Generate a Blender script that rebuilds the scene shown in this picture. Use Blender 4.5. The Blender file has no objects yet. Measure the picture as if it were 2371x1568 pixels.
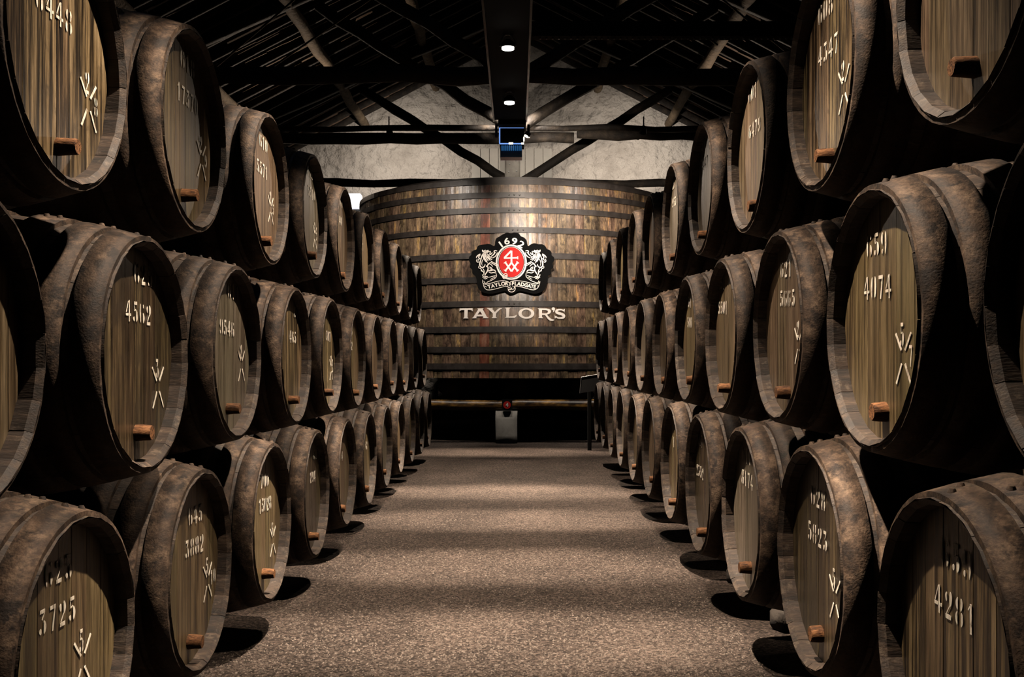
import bpy, bmesh, math, random
from mathutils import Vector, Matrix

random.seed(7)
scene = bpy.context.scene
col = scene.collection
S = 1.3                       # metres per layout unit
ZF = 1.14                     # floor lies this far (in units) under the camera
F, CX, CY = 2290.0, 1195.5, 836.0   # focal length and principal point, 2371x1568 frame
pi = math.pi

# ------------------------------------------------------------------ camera
cam = bpy.data.cameras.new('camera')
cam.sensor_width = 36.0
cam.lens = 36.0 * F / 2371.0
cam.shift_x = (2371 / 2 - CX) / 2371.0
cam.shift_y = (CY - 1568 / 2) / 2371.0
cam.clip_start = 0.05
cam.clip_end = 200
camo = bpy.data.objects.new('camera', cam)
camo.location = (0, 0, ZF * S)
camo.rotation_euler = (pi / 2, 0, 0)
col.objects.link(camo)
scene.camera = camo

# ------------------------------------------------------------------ world, exposure
world = bpy.data.worlds.new('world')
scene.world = world
world.use_nodes = True
world.node_tree.nodes['Background'].inputs[0].default_value = (0.5, 0.6, 0.8, 1)
world.node_tree.nodes['Background'].inputs[1].default_value = 0.003
scene.view_settings.view_transform = 'Standard'
scene.view_settings.look = 'None'
scene.view_settings.gamma = 1.0
scene.view_settings.exposure = 0.0
scene.view_settings.use_curve_mapping = False
scene.cycles.diffuse_bounces = 0     # the photograph keeps no fill in its shadows

# lamp settings (the fixtures are built further down)
LAMP_Y = [2.55, 4.05, 5.5, 7.1, 8.6]
LAMP_Z = 2.25
LAMP_COL = (1.0, 0.80, 0.62)
E_BAND, E_WIDE = 3900.0, 1120.0
E_VATF, YV0 = 2600.0, 13.7     # spotlight at the end of the duct, and the depth of the vat's front
E_VAT, E_WALL, E_ROOF = 700.0, 400.0, 330.0


# ------------------------------------------------------------------ helpers
def W(x, y, z):
    return Vector((x * S, y * S, (z + ZF) * S))


def PX(x, y, Y):
    """photo pixel -> layout point at depth Y"""
    return ((x - CX) * Y / F, Y, (CY - y) * Y / F)


def tag(o, label=None, cat=None, group=None, kind=None):
    if label: o['label'] = label
    if cat: o['category'] = cat
    if group: o['group'] = group
    if kind: o['kind'] = kind
    return o


def link(name, me, mat=None, parent=None, loc=None):
    o = bpy.data.objects.new(name, me)
    col.objects.link(o)
    if mat is not None and me is not None and not me.materials:
        me.materials.append(mat)
    if parent is not None:
        o.parent = parent
    if loc is not None:
        o.location = loc
    return o


def empty(name, loc, rz=0.0):
    o = bpy.data.objects.new(name, None)
    o.empty_display_size = 0.1
    o.location = loc
    o.rotation_euler = (0, 0, rz)
    col.objects.link(o)
    return o


class MB:
    """collects geometry (final metres, world axes) for one mesh"""
    def __init__(self):
        self.v, self.f, self.sm = [], [], []

    def add(self, vs, fs, smooth=False):
        b = len(self.v)
        self.v += [Vector(p) for p in vs]
        self.f += [tuple(i + b for i in f) for f in fs]
        self.sm += [smooth] * len(fs)
        return self

    def box(self, lo, hi):
        x0, y0, z0 = lo
        x1, y1, z1 = hi
        vs = [(x0, y0, z0), (x1, y0, z0), (x1, y1, z0), (x0, y1, z0), (x0, y0, z1), (x1, y0, z1), (x1, y1, z1), (x0, y1, z1)]
        return self.add(vs, [(0, 3, 2, 1), (4, 5, 6, 7), (0, 1, 5, 4), (1, 2, 6, 5), (2, 3, 7, 6), (3, 0, 4, 7)])

    def beam(self, p, q, w, h, jit=0.0, seg=1, seed=0, up=(0, 0, 1)):
        """squared timber from p to q (metres); jit makes it uneven"""
        p, q = Vector(p), Vector(q)
        d = (q - p).normalized()
        side = d.cross(Vector(up))
        if side.length < 1e-4: side = d.cross(Vector((0, 1, 0)))
        side.normalize()
        u = side.cross(d).normalized()
        rnd = random.Random(seed)
        vs, fs = [], []
        prof = [(-1, -.7), (-.7, -1), (.7, -1), (1, -.7), (1, .7), (.7, 1), (-.7, 1), (-1, .7)]
        n = len(prof)
        for i in range(seg + 1):
            t = i / seg
            c = p.lerp(q, t) + u * rnd.uniform(-jit, jit) + side * rnd.uniform(-jit, jit)
            k = 1 + rnd.uniform(-jit, jit) / max(w, 1e-3)
            for a, b in prof:
                vs.append(c + side * (a * w / 2 * k) + u * (b * h / 2 * k))
        for i in range(seg):
            for j in range(n):
                a = i * n + j
                b = i * n + (j + 1) % n
                fs.append((a, b, b + n, a + n))
        fs.append(tuple(range(n))[::-1])
        fs.append(tuple(seg * n + j for j in range(n)))
        return self.add(vs, fs, jit > 0)

    def log(self, p, q, r, seg=10, n=10, jit=0.01, seed=0):
        """round, slightly crooked log"""
        p, q = Vector(p), Vector(q)
        d = (q - p).normalized()
        side = d.cross(Vector((0, 0, 1)))
        if side.length < 1e-4: side = Vector((1, 0, 0))
        side.normalize()
        u = side.cross(d)
        rnd = random.Random(seed)
        vs, fs = [], []
        for i in range(seg + 1):
            c = p.lerp(q, i / seg) + u * rnd.uniform(-jit, jit) + side * rnd.uniform(-jit, jit)
            rr = r * (1 + rnd.uniform(-.08, .08))
            for j in range(n):
                a = 2 * pi * j / n
                k = rr * (1 + rnd.uniform(-.05, .05))
                vs.append(c + side * (math.cos(a) * k) + u * (math.sin(a) * k))
        for i in range(seg):
            for j in range(n):
                a, b = i * n + j, i * n + (j + 1) % n
                fs.append((a, b, b + n, a + n))
        self.add(vs, fs, True)
        self.add([vs[j] for j in range(n)], [tuple(range(n))[::-1]])
        self.add([vs[seg * n + j] for j in range(n)], [tuple(range(n))])
        return self

    def cyl(self, p, q, r, n=16, r1=None, caps=True):
        p, q = Vector(p), Vector(q)
        r1 = r if r1 is None else r1
        d = (q - p).normalized()
        side = d.cross(Vector((0, 0, 1)))
        if side.length < 1e-4: side = Vector((1, 0, 0))
        side.normalize()
        u = side.cross(d)
        vs = []
        for c, rr in ((p, r), (q, r1)):
            for j in range(n):
                a = 2 * pi * j / n
                vs.append(c + side * math.cos(a) * rr + u * math.sin(a) * rr)
        self.add(vs, [(j, (j + 1) % n, n + (j + 1) % n, n + j) for j in range(n)], True)
        if caps:
            self.add(vs[:n], [tuple(range(n))[::-1]])
            self.add(vs[n:], [tuple(range(n))])
        return self

    def mesh(self, name, origin=None):
        o = origin or Vector((0, 0, 0))
        me = bpy.data.meshes.new(name)
        me.from_pydata([tuple(p - o) for p in self.v], [], self.f)
        me.polygons.foreach_set('use_smooth', self.sm)
        me.update()
        return me

    def build(self, name, mat, parent=None, origin=None):
        if parent is not None:
            return link(name, self.mesh(name, parent.location), mat, parent)
        if origin is None:
            xs = [p.x for p in self.v]; ys = [p.y for p in self.v]; zs = [p.z for p in self.v]
            origin = Vector(((min(xs) + max(xs)) / 2, (min(ys) + max(ys)) / 2, min(zs)))
        return link(name, self.mesh(name, origin), mat, None, origin)


def shape2d(polys, depth):
    """filled 2D outlines (holes by even-odd) extruded by depth -> (verts, faces) in x,y,z(0..depth)"""
    cu = bpy.data.curves.new('outline', 'CURVE')
    cu.dimensions = '2D'
    cu.fill_mode = 'BOTH'
    cu.extrude = depth / 2
    for p in polys:
        sp = cu.splines.new('POLY')
        sp.points.add(len(p) - 1)
        for i, (x, y) in enumerate(p):
            sp.points[i].co = (x, y, 0, 1)
        sp.use_cyclic_u = True
    return curve_geo(cu, depth)


def curve_geo(cu, depth):
    o = bpy.data.objects.new('outline', cu)
    col.objects.link(o)
    dg = bpy.context.evaluated_depsgraph_get()
    ev = o.evaluated_get(dg)
    me = ev.to_mesh()
    vs = [(v.co.x, v.co.y, v.co.z + depth / 2) for v in me.vertices]
    fs = [tuple(p.vertices) for p in me.polygons]
    ev.to_mesh_clear()
    bpy.data.objects.remove(o)
    bpy.data.curves.remove(cu)
    return vs, fs


def char2d(ch, size, depth, bold=0.0):
    cu = bpy.data.curves.new('letter', 'FONT')
    cu.body = ch
    cu.size = size
    cu.offset = bold
    cu.extrude = depth / 2
    cu.align_x = 'CENTER'
    cu.align_y = 'CENTER'
    return curve_geo(cu, depth)


def smooth_path(pts, k=4):
    """Catmull-Rom through pts (any dimension)"""
    if len(pts) < 3: return [tuple(p) for p in pts]
    out = []
    n = len(pts)
    for i in range(n - 1):
        p0, p1, p2, p3 = pts[max(i - 1, 0)], pts[i], pts[i + 1], pts[min(i + 2, n - 1)]
        for j in range(k):
            t = j / k
            out.append(tuple(0.5 * (2 * b + (c - a) * t + (2 * a - 5 * b + 4 * c - d) * t * t + (3 * b - a - 3 * c + d) * t ** 3)
                             for a, b, c, d in zip(p0, p1, p2, p3)))
    out.append(tuple(pts[-1]))
    return out


def ribbon2d(pts, w, taper=0.35):
    """outline of a brush stroke along pts"""
    P = smooth_path(pts)
    n = len(P)
    L, R = [], []
    for i, (x, y) in enumerate(P):
        a, b = P[max(i - 1, 0)], P[min(i + 1, n - 1)]
        dx, dy = b[0] - a[0], b[1] - a[1]
        l = math.hypot(dx, dy) or 1
        t = i / (n - 1)
        k = w / 2 * (taper + (1 - taper) * math.sin(pi * min(max(t, 0.02), 0.98)) ** 0.5)
        L.append((x - dy / l * k, y + dx / l * k))
        R.append((x + dy / l * k, y - dx / l * k))
    return L, R


# ------------------------------------------------------------------ materials
def newmat(name):
    m = bpy.data.materials.new(name)
    m.use_nodes = True
    nt = m.node_tree
    b = nt.nodes['Principled BSDF']
    return m, nt, b


def N(nt, typ, **kw):
    n = nt.nodes.new(typ)
    for k, v in kw.items():
        setattr(n, k, v)
    return n


def plain(name, rgb, rough=0.6, metal=0.0, emit=None, estr=0.0, spec=0.5):
    m, nt, b = newmat(name)
    b.inputs['Base Color'].default_value = (*rgb, 1)
    b.inputs['Roughness'].default_value = rough
    b.inputs['Metallic'].default_value = metal
    b.inputs['Specular IOR Level'].default_value = spec
    if emit:
        b.inputs['Emission Color'].default_value = (*emit, 1)
        b.inputs['Emission Strength'].default_value = estr
    return m


def rough_mat(name, stops, scale=(1, 1, 1), nscale=6.0, detail=8.0, rough=0.7, rough_var=0.15, bump=0.3, bscale=60.0,
              hue=0.0, val=0.0, spec=0.4, dirt=None, bdist=0.004, grain=None):
    """noise-driven surface: colour ramp over stretched noise + object-random tint + fine bump"""
    m, nt, b = newmat(name)
    tc = N(nt, 'ShaderNodeTexCoord')
    oi = N(nt, 'ShaderNodeObjectInfo')
    off = N(nt, 'ShaderNodeVectorMath', operation='SCALE')
    cmb = N(nt, 'ShaderNodeCombineXYZ')
    for i in range(3): nt.links.new(oi.outputs['Random'], cmb.inputs[i])
    nt.links.new(cmb.outputs[0], off.inputs[0])
    off.inputs['Scale'].default_value = 37.0
    add = N(nt, 'ShaderNodeVectorMath', operation='ADD')
    nt.links.new(tc.outputs['Object'], add.inputs[0])
    nt.links.new(off.outputs[0], add.inputs[1])
    mp = N(nt, 'ShaderNodeMapping')
    mp.inputs['Scale'].default_value = scale
    nt.links.new(add.outputs[0], mp.inputs['Vector'])
    nz = N(nt, 'ShaderNodeTexNoise')
    nz.inputs['Scale'].default_value = nscale
    nz.inputs['Detail'].default_value = detail
    nz.inputs['Roughness'].default_value = 0.65
    nt.links.new(mp.outputs[0], nz.inputs['Vector'])
    rp = N(nt, 'ShaderNodeValToRGB')
    el = rp.color_ramp.elements
    while len(el) < len(stops): el.new(0.5)
    for e, (p, c) in zip(el, stops):
        e.position = p
        e.color = (*c, 1)
    nt.links.new(nz.outputs['Fac'], rp.inputs[0])
    colr = rp.outputs[0]
    if dirt:
        nz2 = N(nt, 'ShaderNodeTexNoise')
        nz2.inputs['Scale'].default_value = dirt[1]
        nz2.inputs['Detail'].default_value = 6
        nz2.inputs['Roughness'].default_value = 0.7
        nt.links.new(add.outputs[0], nz2.inputs['Vector'])
        r2 = N(nt, 'ShaderNodeValToRGB')
        r2.color_ramp.elements[0].position = dirt[2]
        r2.color_ramp.elements[1].position = dirt[3]
        nt.links.new(nz2.outputs['Fac'], r2.inputs[0])
        mx = N(nt, 'ShaderNodeMix', data_type='RGBA')
        nt.links.new(r2.outputs[0], mx.inputs[0])
        nt.links.new(colr, mx.inputs[6])
        mx.inputs[7].default_value = (*dirt[0], 1)
        colr = mx.outputs[2]
    if grain:
        gm = N(nt, 'ShaderNodeMapping'); gm.inputs['Scale'].default_value = grain[0]
        nt.links.new(add.outputs[0], gm.inputs['Vector'])
        gn = N(nt, 'ShaderNodeTexNoise'); gn.inputs['Scale'].default_value = grain[1]; gn.inputs['Detail'].default_value = 8; gn.inputs['Roughness'].default_value = .75
        nt.links.new(gm.outputs[0], gn.inputs['Vector'])
        gr = N(nt, 'ShaderNodeMapRange'); gr.inputs['From Min'].default_value = .36; gr.inputs['From Max'].default_value = .64
        gr.inputs['To Min'].default_value = grain[2]; gr.inputs['To Max'].default_value = grain[3]
        nt.links.new(gn.outputs['Fac'], gr.inputs['Value'])
        gx_ = N(nt, 'ShaderNodeVectorMath', operation='SCALE')
        nt.links.new(colr, gx_.inputs[0]); nt.links.new(gr.outputs[0], gx_.inputs['Scale'])
        colr = gx_.outputs[0]
    if hue or val:
        hs = N(nt, 'ShaderNodeHueSaturation')
        for sock, amp, mid in (('Hue', hue, 0.5), ('Value', val, 1.0)):
            mr = N(nt, 'ShaderNodeMapRange')
            mr.inputs['To Min'].default_value = mid - amp
            mr.inputs['To Max'].default_value = mid + amp
            if sock == 'Hue':
                fr = N(nt, 'ShaderNodeMath', operation='MULTIPLY'); fr.inputs[1].default_value = 7.31
                fr2 = N(nt, 'ShaderNodeMath', operation='FRACT')
                nt.links.new(oi.outputs['Random'], fr.inputs[0]); nt.links.new(fr.outputs[0], fr2.inputs[0])
                nt.links.new(fr2.outputs[0], mr.inputs['Value'])
            else:
                nt.links.new(oi.outputs['Random'], mr.inputs['Value'])
            nt.links.new(mr.outputs[0], hs.inputs[sock])
        nt.links.new(colr, hs.inputs['Color'])
        colr = hs.outputs[0]
    nt.links.new(colr, b.inputs['Base Color'])
    rr = N(nt, 'ShaderNodeMapRange')
    rr.inputs['To Min'].default_value = rough - rough_var
    rr.inputs['To Max'].default_value = rough + rough_var
    nt.links.new(nz.outputs['Fac'], rr.inputs['Value'])
    nt.links.new(rr.outputs[0], b.inputs['Roughness'])
    b.inputs['Specular IOR Level'].default_value = spec
    if bump:
        nb = N(nt, 'ShaderNodeTexNoise')
        nb.inputs['Scale'].default_value = bscale
        nb.inputs['Detail'].default_value = 5
        nt.links.new(mp.outputs[0], nb.inputs['Vector'])
        bp = N(nt, 'ShaderNodeBump')
        bp.inputs['Strength'].default_value = bump
        bp.inputs['Distance'].default_value = bdist
        nt.links.new(nb.outputs['Fac'], bp.inputs['Height'])
        nt.links.new(bp.outputs[0], b.inputs['Normal'])
    return m


M = {}
M['stave'] = rough_mat('aged stave wood', [(.34, (.005, .0034, .0024)), (.5, (.025, .016, .0105)), (.66, (.066, .044, .029))],
                       scale=(1, 5, 5), nscale=5, rough=.7, bump=.4, bscale=40, bdist=.003, val=.14, dirt=((.09, .068, .049), 22, .54, .68), grain=((.4, 3, 3), 40.0, .5, 1.5))
M['hoop'] = rough_mat('rusty hoop iron', [(.34, (.011, .007, .0045)), (.5, (.05, .032, .021)), (.64, (.105, .072, .048))],
                      nscale=13, rough=.75, bump=.7, bscale=150, val=.25, spec=.3, dirt=((.012, .008, .006), 16, .5, .62), bdist=.0022, grain=((1, 1, 1), 60.0, .5, 1.5))
HEADS = {}
for nm, stp, rg_, dirt_ in (('olive', [(.36, (.022, .015, .007)), (.46, (.07, .049, .023)), (.54, (.105, .076, .037)), (.66, (.16, .12, .065))], .4, (.62, .8)),
                            ('tan', [(.36, (.022, .014, .007)), (.46, (.068, .045, .024)), (.54, (.1, .07, .04)), (.66, (.155, .114, .07))], .42, (.62, .8)),
                            ('dark', [(.36, (.008, .0058, .0035)), (.47, (.027, .019, .0105)), (.55, (.055, .039, .02)), (.68, (.13, .095, .052))], .3, (.5, .66)),
                            ('grey', [(.36, (.028, .022, .014)), (.46, (.075, .06, .04)), (.54, (.1, .082, .058)), (.66, (.135, .112, .083))], .34, (.66, .82)),
                            ('streaky', [(.4, (.008, .0055, .0035)), (.47, (.035, .024, .012)), (.53, (.11, .077, .038)), (.64, (.21, .155, .087))], .34, (.58, .7))):
    HEADS[nm] = rough_mat('head boards ' + nm, stp, scale=(1, 13, .5), nscale=3.4, detail=12, rough=rg_, rough_var=.12, bump=.3, bscale=34, bdist=.002,
                          hue=.012, val=.15, spec=.5, dirt=((.03, .022, .014), 5.5, *dirt_), grain=((1, 30, 1.0), 9.0, .45, 1.5))
M['head'] = HEADS['olive']
M['bung'] = rough_mat('orange bung wood', [(.38, (.035, .015, .006)), (.5, (.11, .048, .019)), (.64, (.2, .095, .04))], scale=(1, 4, 4), nscale=26, rough=.8, bump=.6, bscale=60, val=.3, spec=.2)
M['paint'] = rough_mat('worn white paint', [(.36, (.16, .125, .085)), (.43, (.62, .56, .46)), (.6, (.8, .75, .65))], scale=(1, 6, 1.5), nscale=12, rough=.5, bump=0)
M['vat'] = rough_mat('vat stave wood', [(.3, (.025, .016, .011)), (.46, (.085, .056, .035)), (.58, (.15, .1, .06)), (.66, (.27, .16, .05)), (.82, (.32, .25, .18))],
                     scale=(3.4, 3.4, .55), nscale=2.8, detail=14, rough=.34, rough_var=.14, bump=.5, bscale=30, hue=.014, val=.26, spec=.6,
                     dirt=((.02, .013, .009), 4.5, .5, .66), grain=((3, 3, .7), 14.0, .4, 1.65))
M['vat_red'] = rough_mat('red stained vat stave', [(.34, (.05, .014, .009)), (.5, (.14, .042, .022)), (.66, (.24, .12, .075))],
                         scale=(3, 3, .6), nscale=3.2, rough=.38, bump=.3, spec=.55, dirt=((.03, .016, .01), 4.5, .5, .66))
M['vat_hoop'] = rough_mat('dark painted hoop iron', [(.3, (.012, .0095, .008)), (.7, (.03, .024, .021))], nscale=7, rough=.5, bump=.2)
M['timber'] = rough_mat('old dark timber', [(.3, (.006, .0045, .0035)), (.5, (.018, .0135, .01)), (.75, (.07, .052, .036))],
                        scale=(1, 1, 1), nscale=5, rough=.8, bump=.8, bscale=18, bdist=.02, val=.2)
M['timber_pale'] = rough_mat('pale purlin timber', [(.3, (.08, .055, .032)), (.5, (.2, .145, .09)), (.75, (.34, .26, .17))], nscale=6, rough=.85, bump=.8, bscale=18, bdist=.02)  # much paler base colour than the other roof timbers
M['tile'] = rough_mat('clay tile', [(.3, (.12, .075, .05)), (.7, (.3, .2, .14))], nscale=8, rough=.85, bump=.3, val=.35)
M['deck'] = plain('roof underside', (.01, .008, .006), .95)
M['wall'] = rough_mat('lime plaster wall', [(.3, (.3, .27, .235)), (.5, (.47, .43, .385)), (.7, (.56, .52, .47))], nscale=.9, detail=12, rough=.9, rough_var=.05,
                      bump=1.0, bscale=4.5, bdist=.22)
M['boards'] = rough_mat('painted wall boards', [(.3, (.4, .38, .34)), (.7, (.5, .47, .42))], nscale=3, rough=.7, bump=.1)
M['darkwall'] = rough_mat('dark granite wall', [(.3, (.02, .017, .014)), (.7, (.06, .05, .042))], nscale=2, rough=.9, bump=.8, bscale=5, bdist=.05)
M['concrete'] = rough_mat('grey concrete', [(.3, (.24, .225, .2)), (.6, (.4, .38, .345)), (.8, (.46, .44, .4))], nscale=3, rough=.85, bump=.4, bscale=25)
M['black'] = plain('black painted metal', (.003, .003, .003), .8, spec=.15)
M['black_gloss'] = plain('black gloss', (.004, .004, .004), .2)
M['board'] = plain('matt black sign board', (.002, .002, .002), .8, spec=.06)
M['steel'] = plain('dull steel', (.25, .25, .25), .35, .9)
M['cream'] = plain('cream sign paint', (.6, .55, .5), .8, spec=.2)
M['white'] = plain('white enamel', (.62, .6, .57), .8, spec=.2)
M['red'] = plain('red enamel', (.42, .017, .015), .8, spec=.15)
M['varnish'] = rough_mat('varnished yellow timber', [(.42, (.008, .004, .002)), (.52, (.07, .035, .008)), (.66, (.26, .14, .03))], scale=(1, 1, 3), nscale=3, rough=.35, bump=.2)
M['lens'] = plain('lamp lens', (1, 1, 1), .3, 0, (1, .96, .88), 9.0)
M['lens_small'] = plain('small lamp lens', (1, 1, 1), .3, 0, (1, .9, .72), 3.0)
M['blue_glow'] = plain('blue screen edge light', (.02, .05, .1), .3, 0, (.22, .42, 1.0), .9)
M['blue_soft'] = plain('blue lit vent', (.02, .06, .12), .4, 0, (.04, .22, .55), .35)
M['screen_off'] = plain('dark screen', (.002, .002, .003), .15)
M['tube'] = plain('lit lamp cover', (.9, .9, .9), .4, 0, (.95, .95, 1.0), .9)
M['sky'] = plain('daylight pane', (.1, .1, .12), .2, 0, (.45, .6, 1.0), 1.5)


def gravel_mat():
    m, nt, b = newmat('gravel')
    tc = N(nt, 'ShaderNodeTexCoord')
    vo = N(nt, 'ShaderNodeTexVoronoi'); vo.inputs['Scale'].default_value = 80
    nz = N(nt, 'ShaderNodeTexNoise'); nz.inputs['Scale'].default_value = 95; nz.inputs['Detail'].default_value = 8; nz.inputs['Roughness'].default_value = .8
    nl = N(nt, 'ShaderNodeTexNoise'); nl.inputs['Scale'].default_value = 1.3; nl.inputs['Detail'].default_value = 6
    for n in (vo, nz, nl): nt.links.new(tc.outputs['Object'], n.inputs['Vector'])
    bw = N(nt, 'ShaderNodeSeparateColor'); nt.links.new(vo.outputs['Color'], bw.inputs[0])
    a1 = N(nt, 'ShaderNodeMath', operation='MULTIPLY_ADD'); a1.inputs[1].default_value = .45
    nt.links.new(bw.outputs[0], a1.inputs[0]); nt.links.new(nz.outputs['Fac'], a1.inputs[2])
    a2 = N(nt, 'ShaderNodeMath', operation='MULTIPLY_ADD'); a2.inputs[1].default_value = .5
    nt.links.new(nl.outputs['Fac'], a2.inputs[0]); nt.links.new(a1.outputs[0], a2.inputs[2])
    rp = N(nt, 'ShaderNodeValToRGB')
    el = rp.color_ramp.elements
    el.new(.5)
    for e, (p, c) in zip(el, [(.62, (.014, .0102, .008)), (.92, (.086, .065, .053)), (1.0, (.165, .128, .106))]):
        e.position = p; e.color = (*c, 1)
    el[2].position = 1.0
    sc = N(nt, 'ShaderNodeMath', operation='MULTIPLY'); sc.inputs[1].default_value = .82
    nt.links.new(a2.outputs[0], sc.inputs[0]); nt.links.new(sc.outputs[0], rp.inputs[0])
    nt.links.new(rp.outputs[0], b.inputs['Base Color'])
    b.inputs['Roughness'].default_value = .9
    b.inputs['Specular IOR Level'].default_value = .2
    bp = N(nt, 'ShaderNodeBump'); bp.inputs['Strength'].default_value = 1.0; bp.inputs['Distance'].default_value = .012
    nt.links.new(a1.outputs[0], bp.inputs['Height']); nt.links.new(bp.outputs[0], b.inputs['Normal'])
    return m


M['gravel'] = gravel_mat()
M['pebble'] = rough_mat('pebbles', [(.3, (.02, .016, .012)), (.5, (.085, .067, .054)), (.7, (.2, .165, .138))], nscale=45, rough=.85, bump=0)

# ------------------------------------------------------------------ setting: floor, walls, roof
YW, XW, APEX, SLOPE, YN = 19.3, 7.4, 6.2, 0.516, -3.0


def roof_z(x): return APEX - SLOPE * abs(x)


m = MB(); m.box(W(-XW, YN, -ZF - .2), W(XW, YW + .3, -ZF))
tag(m.build('floor', M['gravel']), 'brown gravel floor of the long cellar aisle between the barrel stacks', 'floor', kind='structure')
# far gable wall
m = MB()
pts = [(-XW, -ZF), (XW, -ZF), (XW, roof_z(XW) + .25), (0, APEX + .25), (-XW, roof_z(XW) + .25)]
vs = [W(x, YW, z) for x, z in pts] + [W(x, YW + .3, z) for x, z in pts]
m.add(vs, [(4, 3, 2, 1, 0), (5, 6, 7, 8, 9), (0, 1, 6, 5), (1, 2, 7, 6), (2, 3, 8, 7), (3, 4, 9, 8), (4, 0, 5, 9)])
wall_back = tag(m.build('wall_back', M['wall']), 'uneven whitewashed gable wall behind the great vat', 'wall', kind='structure')
# painted boarding on the wall behind the king post
rs = random.Random(3)
x0 = PX(1092, 0, YW)[0]; x1 = PX(1278, 0, YW)[0]
z1 = PX(0, 345, YW)[2]; z0 = PX(0, 470, YW)[2]
nb = 9
for i in range(nb):
    a = x0 + (x1 - x0) * i / nb; b = x0 + (x1 - x0) * (i + 1) / nb
    mm = MB(); mm.box(W(a + .006, YW - .03 - rs.uniform(0, .01), z0), W(b - .006, YW, z1))
    link('board', mm.mesh('board', wall_back.location), M['boards'], wall_back)
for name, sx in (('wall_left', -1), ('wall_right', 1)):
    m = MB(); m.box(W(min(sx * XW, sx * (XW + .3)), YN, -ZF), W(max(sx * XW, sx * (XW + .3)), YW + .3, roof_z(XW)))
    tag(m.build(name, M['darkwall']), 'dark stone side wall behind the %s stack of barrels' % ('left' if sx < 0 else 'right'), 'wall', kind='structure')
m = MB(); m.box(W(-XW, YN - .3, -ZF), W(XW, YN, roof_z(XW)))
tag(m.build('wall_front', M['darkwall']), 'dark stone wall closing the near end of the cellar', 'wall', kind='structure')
# roof
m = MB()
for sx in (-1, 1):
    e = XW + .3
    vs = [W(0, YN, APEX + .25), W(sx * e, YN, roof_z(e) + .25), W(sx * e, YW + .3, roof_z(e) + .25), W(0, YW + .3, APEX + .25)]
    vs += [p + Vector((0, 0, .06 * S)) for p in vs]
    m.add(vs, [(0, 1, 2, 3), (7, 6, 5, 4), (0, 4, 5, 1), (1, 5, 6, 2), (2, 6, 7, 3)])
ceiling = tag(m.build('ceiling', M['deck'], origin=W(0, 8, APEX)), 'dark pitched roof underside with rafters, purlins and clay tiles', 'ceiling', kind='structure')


def slope_pt(sx, x, y, dz): return W(sx * x, y, roof_z(x) + dz)


def on_ceiling(mb, name, mat):
    return link(name, mb.mesh(name, ceiling.location), mat, ceiling)


k = 0
for sx in (-1, 1):
    y = 5.2
    while y < YW - .1:
        mm = MB(); mm.beam(slope_pt(sx, .02, y, .08), slope_pt(sx, XW, y, .08), .07 * S, .1 * S, .012, 7, k)
        on_ceiling(mm, 'rafter', M['timber']); k += 1
        y += .46
    for px_, mat in ((1.57, 'timber_pale'), (2.95, 'timber_pale'), (4.35, 'timber_pale'), (5.8, 'timber_pale')):
        mm = MB(); mm.log(slope_pt(sx, px_, 4.5, -.06), slope_pt(sx, px_, YW, -.06), .085 * S, 26, 8, .025, k + 900)
        on_ceiling(mm, 'purlin', M[mat]); k += 1
mm = MB(); mm.log(W(0, 4.5, APEX - .05), W(0, YW, APEX - .05), .1 * S, 26, 8, .02, 77)
on_ceiling(mm, 'ridge_beam', M['timber'])
# curved clay tiles lying over the rafters, seen from below between them
tv, tf = [], []
TL, TW = .36, .15
for i in range(5):
    a = pi * i / 4
    for e, yy in enumerate((0, 1)):
        pass
tile = MB()
seg = 4
ring = []
for e in (0, 1):
    r = TW / 2 * (1.0 if e == 0 else .82) * S
    for i in range(seg + 1):
        a = pi * i / seg
        ring.append(Vector((e * TL * S, math.cos(a) * r, -math.sin(a) * r * .55)))
n1 = seg + 1
tile.add(ring, [(i, i + 1, n1 + i + 1, n1 + i) for i in range(seg)])
tile.add([v + Vector((0, 0, .012 * S)) for v in ring], [(n1 + i, n1 + i + 1, i + 1, i) for i in range(seg)])
tile.add([ring[i] for i in range(n1)] + [ring[i] + Vector((0, 0, .012 * S)) for i in range(n1)], [(i + 1, i, n1 + i, n1 + i + 1) for i in range(seg)])
tile_me = tile.mesh('roof_tile'); tile_me.materials.append(M['tile'])
rest = MB()
cand = []
ang = math.atan(SLOPE)
for sx in (-1, 1):
    y = 8.6
    while y < YW - .12:
        x = .35
        while x < 6.6:
            cand.append((sx, x, y)); x += .3
        y += .17
rt = random.Random(11)


def tile_key(c):
    sx, x, y = c
    return y + abs(x - 3.6) * .8


cand.sort(key=tile_key)
for i, (sx, x, y) in enumerate(cand):
    p = slope_pt(sx, x, y, .19 + rt.uniform(-.012, .02))
    mat = Matrix.Translation(p - ceiling.location) @ Matrix.Rotation(0 if sx > 0 else pi, 4, 'Z') @ Matrix.Rotation(ang, 4, 'Y') @ Matrix.Rotation(rt.uniform(-.06, .06), 4, 'Z')
    if i < 300:
        o = link('roof_tile', tile_me, None, ceiling); o.matrix_local = mat
    else:
        rest.add([mat @ v for v in tile.v], tile.f)
o = link('roof_tiles', rest.mesh('roof_tiles'), M['tile'], ceiling); o['kind'] = 'stuff'
# roof window out of the frame, letting a little daylight onto the beams
m = MB()
c = [slope_pt(-1, 1.2, 6.2, .16), slope_pt(-1, 1.9, 6.2, .16), slope_pt(-1, 1.9, 7.4, .16), slope_pt(-1, 1.2, 7.4, .16)]
m.add(c + [p + Vector((0, 0, .03)) for p in c], [(0, 1, 2, 3), (7, 6, 5, 4), (0, 4, 5, 1), (1, 5, 6, 2), (2, 6, 7, 3), (3, 7, 4, 0)])
tag(m.build('window_1', M['sky']), 'small daylight pane set in the left roof slope', 'window', kind='structure')


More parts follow.
